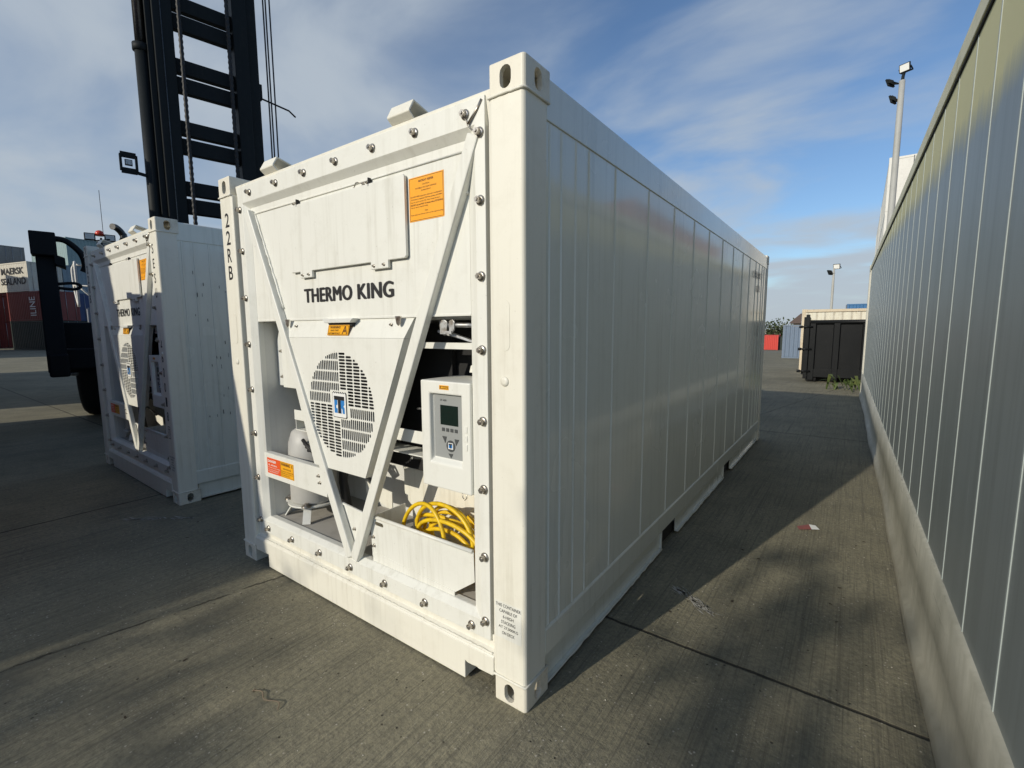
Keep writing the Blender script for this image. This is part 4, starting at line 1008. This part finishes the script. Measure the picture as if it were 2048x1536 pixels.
# black open-top bin with hinged end, ribs and rollers
def make_bin():
    T = thing('waste_bin', 'black steel roll-off bin with ribbed side and hinged door', 'bin', (.02, 15.13, -.05), rc); Bk = M['binblack']
    Lb, Wb, Hb, z0 = 3.3, 2.2, 1.87, .22
    k = MB(); k.box(.0, Lb, .03, .06, z0, Hb-.06); k.box(.0, Lb, Wb-.06, Wb-.03, z0, Hb-.06); k.box(Lb-.05, Lb, .06, Wb-.06, z0, Hb-.06); k.box(0, Lb, .06, Wb-.06, z0, z0+.05); k.build('body', Bk, T, .004)
    for x in (.03, .62, 1.30, 1.98, 2.66, 3.22): MB().prism([(x-.09, .03), (x+.09, .03), (x+.07, -.05), (x-.07, -.05)], .10, Hb-.08, 'z').build('side_rib', Bk, T, .008)
    k = MB(); k.tube([(-.04, -.01, Hb-.05), (Lb+.04, -.01, Hb-.05)], .06, 10); k.tube([(-.04, Wb, Hb-.05), (Lb+.04, Wb, Hb-.05)], .06, 10); k.build('top_rim', Bk, T)
    k = MB(); k.box(-.02, Lb, .3, .42, .08, z0); k.box(-.02, Lb, Wb-.42, Wb-.3, .08, z0); k.box(-.02, Lb, -.03, .05, z0-.03, z0+.30-.08); k.build('base_runner', Bk, T, .01)
    MB().box(-.21, -.05, .0, Wb, z0+.03, Hb+.10).build('end_door', Bk, T, .012)
    MB().box(-.16, -.06, -.06, .02, .14, Hb+.17).build('door_post', Bk, T, .008)
    for z in (.36, 1.02, 1.68):
        k = MB(); k.tube([(-.30, -.07, z), (.02, -.07, z)], .028, 10); k.lathe([(.045, 0), (.045, .08)], (-.28, -.07, z-.04), (0, 0, 1), 10); k.build('hinge', Bk, T)
    for x in (.05, Lb-.15):
        w_ = MB(); w_.lathe([(.06, -.06), (.13, -.055), (.14, -.03), (.14, .03), (.13, .055), (.06, .06)], (x, .10, .14), (0, 1, 0), 20); o = w_.build('roller', M['rubber'], T)
        MB().lathe([(.03, -.075), (.03, .075)], (x, .10, .14), (0, 1, 0), 10).build('axle', M['galv'], o)
    return T
make_bin()

# lamp posts
M['polegrey'] = paint('pole_grey', (.40, .40, .375), (.24, .24, .22), .65, .5, scuff=.4)
def floodlight(T, p, d, s=1.0):
    d = Vector(d).normalized(); r = d.cross(Vector((0, 0, 1))).normalized(); u = r.cross(d)
    p = Vector(p); P_ = lambda a, b_, c: p+r*a*s+d*b_*s+u*c*s
    def bx_(a0, a1, b0, b1, c0, c1): return [P_(a0, b0, c0), P_(a1, b0, c0), P_(a1, b1, c0), P_(a0, b1, c0), P_(a0, b0, c1), P_(a1, b0, c1), P_(a1, b1, c1), P_(a0, b1, c1)]
    k = MB(); k.hexa(bx_(-.17, .17, -.03, .03, -.14, .14))
    for i in range(5): k.hexa(bx_(-.13+.06*i, -.12+.06*i, -.08, -.03, -.11, .11))
    h = k.build('lamp_head', M['mast'], T, .006)
    MB().hexa(bx_(-.145, .145, .031, .035, -.115, .115)).build('lens', M['lens'], h)
    k = MB(); k.bar(P_(-.18, 0, 0), P_(-.18, -.14, -.12), .02, .03); k.bar(P_(.18, 0, 0), P_(.18, -.14, -.12), .02, .03); k.bar(P_(-.19, -.14, -.12), P_(.19, -.14, -.12), .03, .03); k.build('bracket', M['mast'], T)
def lamp(label, base, h, r0, r1, heads, s):
    T = thing('lamp_post', label, 'lamp post', base, 0)
    k = MB(); k.lathe([(r0*1.6, 0), (r0*1.6, .04), (r0, .05), (r0, h*.42), (r0*.86, h*.425), (r0*.80, h*.8), (r1, h)], (0, 0, 0), (0, 0, 1), 20); k.build('pole', M['polegrey'], T)
    MB().lathe([(r0*1.06, h*.405), (r0*1.06, h*.425)], (0, 0, 0), (0, 0, 1), 20).build('collar', M['polegrey'], T)
    for p, d in heads: floodlight(T, (p[0], p[1], h+p[2]), d, s)
    return T
lamp('tall grey lamp post with three floodlights rising behind the grey panelled container', (1.62, 14.45, gz(14.45)), 7.75, .088, .062,
     [((.03, .02, .30), (-.45, -.85, -.18)), ((-.24, .05, .02), (-.75, .5, -.35)), ((-.16, .10, -.38), (-.9, .45, -.3))], .68)
MB().tube([(0, 0, 7.7), (.01, .04, 7.86), (.03, .08, 7.98)], .035, 8).build('head_arm', M['mast'], bpy.data.objects['lamp_post'])
lamp('distant grey lamp post beyond the black bin, against the sky', (-.62, 47.5, gz(47.5)), 7.55, .12, .07, [((.18, 0, .12), (-.3, -.9, -.2)), ((-.28, 0, -.35), (-.8, .4, -.4))], 1.5)

# brown-roofed building
T = thing('building', 'low building with a brown hipped roof far behind the containers', 'building', (-4.2, 57.0, gz(57)), rc)
MB().box(0, 9, 0, 6, 0, 3.3).build('wall', cp('render_wall', (.34, .30, .24), (.2, .17, .13), 0), T)
k = MB(); e = [(-.4, -.4, 3.3), (9.4, -.4, 3.3), (9.4, 6.4, 3.3), (-.4, 6.4, 3.3)]; r_ = [(.55, 3, 4.4), (7.5, 3, 4.4)]
k.quad(e[0], e[1], r_[1], r_[0]); k.quad(e[2], e[3], r_[0], r_[1]); k.b.faces.new([k.b.verts.new(p) for p in (e[1], e[2], r_[1])]); k.b.faces.new([k.b.verts.new(p) for p in (e[3], e[0], r_[0])]); k.quad(e[3], e[2], e[1], e[0])
k.build('roof', cp('roof_brown', (.16, .10, .06), (.08, .06, .04), 0), T)
MB().box(1, 2, -.02, .0, 1.0, 2.2).build('window', M['screen'], T)
T = thing('boundary_fence', 'pale long fence along the far edge of the yard', 'fence', (-60, 118, gz(118)))
MB().box(0, 140, 0, .1, 0, 3.6).build('fence_panel', cp('fence_pale', (.48, .50, .52), (.3, .3, .3), 0), T)
k = MB()
for i in range(48): k.box(i*3-.05, i*3+.05, -.06, 0, 0, 3.75)
k.build('fence_posts', M['galv'], T)

# ---------------------------------------------------------------- foliage
def leaf_mat(nm, a, c):
    m, t, p = mat(nm)
    t.links.new(mixc(t, ramp(t, noise(t, 2.5, detail=3), .35, .7), a, c), p.inputs['Base Color']); p.inputs['Roughness'].default_value = .55
    p.inputs['Subsurface Weight'].default_value = 0
    return m
M['leaf'] = leaf_mat('leaf_green', (.035, .055, .018), (.075, .09, .03)); M['bark'] = simple('bark', (.07, .055, .04), .9); M['weed'] = leaf_mat('weed_green', (.06, .10, .025), (.14, .16, .05))
def make_tree(label, base, h, cr, n, leaf, seed, trunk_r=.12, group=None, spread=.5, name='tree'):
    r = random.Random(seed); T = thing(name, label, 'tree', base, 0, group)
    k = MB(); tips = []
    k.tube([(0, 0, -.1), (.04, .02, h*.25), (.0, .06, h*.5), (.05, 0, h*.8)], [trunk_r, trunk_r*.8, trunk_r*.6, trunk_r*.25], 8)
    for i in range(16):
        a = r.uniform(0, 2*PI); z0 = h*r.uniform(.28, .75); q = cr*r.uniform(.45, 1.0); z1 = z0+h*r.uniform(.08, .25)
        p1 = (math.cos(a)*q*.5, math.sin(a)*q*.5, (z0+z1)/2+.05*h); p2 = (math.cos(a)*q, math.sin(a)*q, z1)
        k.tube([(0, .03, z0), p1, p2], [trunk_r*.4, trunk_r*.25, trunk_r*.06], 5); tips += [p2, p1]
        for j in range(2):
            t2 = (p2[0]+r.uniform(-1, 1)*cr*.4, p2[1]+r.uniform(-1, 1)*cr*.4, p2[2]+r.uniform(-.2, 1)*cr*.35); k.tube([p1, t2], [trunk_r*.14, trunk_r*.04], 4); tips.append(t2)
    tips.append((0, 0, h*.88))
    k.build('trunk', M['bark'], T)
    b = bmesh.new()
    for i in range(n):
        t = r.choice(tips); g_ = lambda: r.gauss(0, cr*spread*.5)
        c = Vector((t[0]+g_(), t[1]+g_(), t[2]+g_()*.8)); d = Vector((r.uniform(-1, 1), r.uniform(-1, 1), r.uniform(-.6, .6))).normalized(); e = d.orthogonal().normalized(); e = Matrix.Rotation(r.uniform(0, 6), 3, d) @ e; s = leaf*r.uniform(.6, 1.3); f = d.cross(e)
        b.faces.new([b.verts.new(c+v) for v in (-e*s, f*s*.45, e*s, -f*s*.45)])
    k = MB(); k.b.free(); k.b = b; k.build('crown', M['leaf'], T, recalc=False)
    return T
G = 'trees behind the photographer'
make_tree('leafy tree standing behind the photographer nearest the right', (-1.75, -14.3, 0), 6.9, .95, 2200, .12, 1, group=G, spread=.55)
make_tree('bushy tree behind the photographer second from the right', (-2.30, -14.0, 0), 6.5, .75, 2000, .12, 2, .09, group=G, spread=.5)
make_tree('low bushy tree behind the photographer in the middle', (-3.65, -13.8, 0), 5.25, .95, 1800, .11, 4, .09, group=G, spread=.42)
make_tree('branching tree behind the photographer second from the left', (-5.0, -13.6, 0), 5.45, 1.25, 2200, .10, 3, .09, group=G, spread=.42)
make_tree('thin branching tree behind the photographer farthest left', (-6.6, -13.7, 0), 5.7, 1.3, 1700, .10, 6, .09, group=G, spread=.6)
G = 'scrub trees at the far edge of the yard'
for i, (x, y, h) in enumerate(((-14.5, 101, 4.3), (-12.6, 103, 3.6), (-11.0, 100, 5.4), (-9.2, 102, 3.8), (-7.5, 104, 3.4))):
    make_tree(('tallest' if i == 2 else ['leftmost', 'second', '', 'fourth', 'rightmost'][i])+' scrubby green tree at the far edge of the yard', (x, y, gz(y)), h, h*.42, 500, .28, 20+i, .10, G, .6)
def weed(label, p, n, s, seed):
    r = random.Random(seed); b = bmesh.new()
    for i in range(n):
        a = r.uniform(0, 2*PI); d = Vector((math.cos(a), math.sin(a), 0)); q = Vector((r.gauss(0, s*.7), r.gauss(0, s*.35), 0)); hh = s*r.uniform(.25, .9); t = Vector((-d.y, d.x, 0))*s*.07
        m1 = q+d*hh*.35+Vector((0, 0, hh*.75)); e_ = q+d*hh*.8+Vector((0, 0, hh*r.uniform(.6, 1.1)))
        b.faces.new([b.verts.new(v) for v in (q-t*.4, q+t*.4, m1+t, m1-t)]); b.faces.new([b.verts.new(v) for v in (m1-t, m1+t, e_)])
    k = MB(); k.b.free(); k.b = b; o = k.build('weed', M['weed'], None, recalc=False); o.location = p; tag(o, label, 'weed'); return o
weed('low green weeds at the foot of the black bin', (1.22, 14.85, gz(14.85)), 260, .22, 5)
weed('tall sprig of weed at the far end of the grey panelled container', (1.22, 13.3, gz(13.3)), 26, .62, 8)

# ---------------------------------------------------------------- things outside the frame that shade the yard
R8 = -R(8)
def shade(label, rear_right, tiers, mt, ln=6.058):
    # rear-right corner (seen along +y); container runs back towards the sun
    ex = Vector((math.cos(R8), math.sin(R8), 0)); ey = Vector((-ex.y, ex.x, 0))
    for i in range(tiers):
        o = Vector((*rear_right, i*2.6))-ex*W*0-ey*0
        dry(label, o, R8-PI/2, M[mt], ln, group='containers beyond the left edge of the photo', doors=False).location = Vector((*rear_right, i*2.6))-ex*W
shade('container just outside the left edge of the photo, nearest the white ones', (-2.95, -1.60), 1, 'oxide_red')
shade('container stacked outside the left edge of the photo', (-6.48, -1.47), 2, 'deep_blue')
shade('container stacked farther outside the left edge of the photo', (-8.95, -1.3), 2, 'grey_old')
shade('container stacked well outside the left edge of the photo, in the second row', (-10.2, -8.0), 2, 'oxide_red')
for x in (-14.3, -16.8, -19.3, -21.8, -24.3): shade('container in the outside row that shades the far concrete', (x, -1.2+(x+13)*-.05), 2, 'grey_old')
for x in (-44, -46.5, -49, -51.5, -54, -56.5, -59, -61.5): shade('container in the tall outside stack shading the far left stack', (x, -2.0), 4 if x < -46 else 3, 'oxide_red')

# unseen crate added between the outside containers; blocks low sun, lets it pass above
T = thing('shade_crate', 'unseen closed crate added to shade the ground between the outside containers', 'crate', (-5.90, -2.25, 0), R8); wd = cp('crate_wood', (.28, .20, .12), (.1, .08, .06), 0)
MB().box(-.5, .5, -.6, .6, .1, 1.12).build('body', wd, T, .005)
k = MB()
for x in (-.45, 0, .38): k.box(x, x+.09, -.6, .6, 0, .1)
k.build('skid', wd, T)
k = MB()
for z in (.12, .98): k.box(-.51, .51, -.62, -.6, z, z+.12); k.box(-.51, .51, .6, .62, z, z+.12)
k.build('batten', wd, T)

# ---------------------------------------------------------------- litter and grit on the concrete
r = random.Random(11)
k = MB()
for i in range(1500):
    x, y = r.uniform(-3.6, 1.34), r.uniform(-1.45, 5.5)
    if -2.46 < x < .03 and y > -.03: continue
    q = r.uniform(.0015, .0050)*(1.6 if r.random() < .06 else 1); c = Vector((x, y, q*.4)); a = r.uniform(0, 6)
    ds = [Vector((math.cos(a+j*2.1)*q, math.sin(a+j*2.1)*q*r.uniform(.6, 1), -q*.4)) for j in range(3)]; t_ = k.b.verts.new(c+Vector((0, 0, q*.5))); vs = [k.b.verts.new(c+d) for d in ds]
    for j in range(3): k.b.faces.new((vs[j], vs[(j+1) % 3], t_))
def grit():
    m, t, p = mat('grit'); g_ = tnode(t, 'ShaderNodeNewGeometry')
    t.links.new(ramp(t, g_.outputs['Random Per Island'], .35, .8, (.10, .09, .07), (.50, .47, .40)), p.inputs['Base Color']); p.inputs['Roughness'].default_value = .85; return m
o = k.build('grit', grit()); o['kind'] = 'stuff'
def leafbit(label, p, sz, a, mt, nm='dry_leaf', cat='leaf', group=None):
    k = MB(); pts = [(-1, 0, .0), (-.4, .38, .18), (.35, .40, .10), (1, .05, .22), (.4, -.36, .16), (-.45, -.33, .05)]
    c_ = k.b.verts.new((0, 0, .10*sz)); vs = [k.b.verts.new((x*sz, y*sz, z*sz+.001)) for x, y, z in pts]
    for j in range(6): k.b.faces.new((vs[j], vs[(j+1) % 6], c_))
    o = k.build(nm, mt, recalc=False); o.location = p; o.rotation_euler = (0, 0, a); return tag(o, label, cat, group)
M['dead'] = simple('dead_leaf', (.045, .032, .018), .8)
for i in range(26):
    x, y = r.uniform(-3.4, 1.2), r.uniform(-1.2, 3.2)
    if -2.5 < x < .05 and y > -.05: x = r.uniform(.15, 1.2)
    leafbit('small dead leaf lying on the concrete', (x, y, 0), r.uniform(.008, .018), r.uniform(0, 6), M['dead'], group='dead leaves scattered on the concrete')
k = MB(); k.tube(smooth([(-1.06, -.60, .006), (-1.02, -.585, .010), (-.97, -.60, .007), (-.90, -.575, .012), (-.87, -.595, .004)]), .0022, 6); k.lathe([(.006, 0), (.007, .004), (.003, .007)], (-1.06, -.60, .004), (-1, .2, .3), 8)
tag(k.build('twig', simple('twig_bark', (.20, .15, .10), .8)), 'thin curled twig on the concrete in front of the nearest container', 'twig')
T = thing('wrapper', 'crumpled red and white wrapper on the concrete by the right hand container', 'litter', (.81, 2.83, 0), .5)
k = MB(); k.quad((-.07, -.03, .004), (.02, -.04, .012), (.03, .03, .025), (-.06, .03, .006)); k.build('wrapper_sheet', simple('wrapper_red', (.22, .07, .055), .5), T)
k = MB(); k.quad((.02, -.04, .012), (.09, -.02, .005), (.08, .03, .018), (.03, .03, .025)); k.build('wrapper_flap', M['stwhite'], T)
# chalky scrape worn into the slab
k = MB()
for i in range(46):
    t_ = r.random(); x, y = .24+.24*t_+r.gauss(0, .020), 1.34-.16*t_+r.gauss(0, .022); ln, wd_ = r.uniform(.015, .07), r.uniform(.002, .008); a = -.55+r.gauss(0, .3); d = Vector((math.cos(a), math.sin(a), 0)); n_ = Vector((-d.y, d.x, 0)); c = Vector((x, y, .0035))
    k.quad(c-d*ln, c-d*ln*.2+n_*wd_, c+d*ln, c+d*ln*.1-n_*wd_)
for i in range(40):
    t_ = r.random(); x, y = -3.95+.95*0+.42*t_+r.gauss(0, .015)-.0, .03+.02*t_-.32*(1-t_)+r.gauss(0, .012); ln, wd_ = r.uniform(.02, .08), r.uniform(.002, .009); a = .65+r.gauss(0, .3); d = Vector((math.cos(a), math.sin(a), 0)); n_ = Vector((-d.y, d.x, 0)); c = Vector((x, y, .0035))
    k.quad(c-d*ln, c-d*ln*.2+n_*wd_, c+d*ln, c+d*ln*.1-n_*wd_)
structure(k.build('ground_scrape', simple('chalk_scrape', (.42, .40, .35), .9), recalc=False))
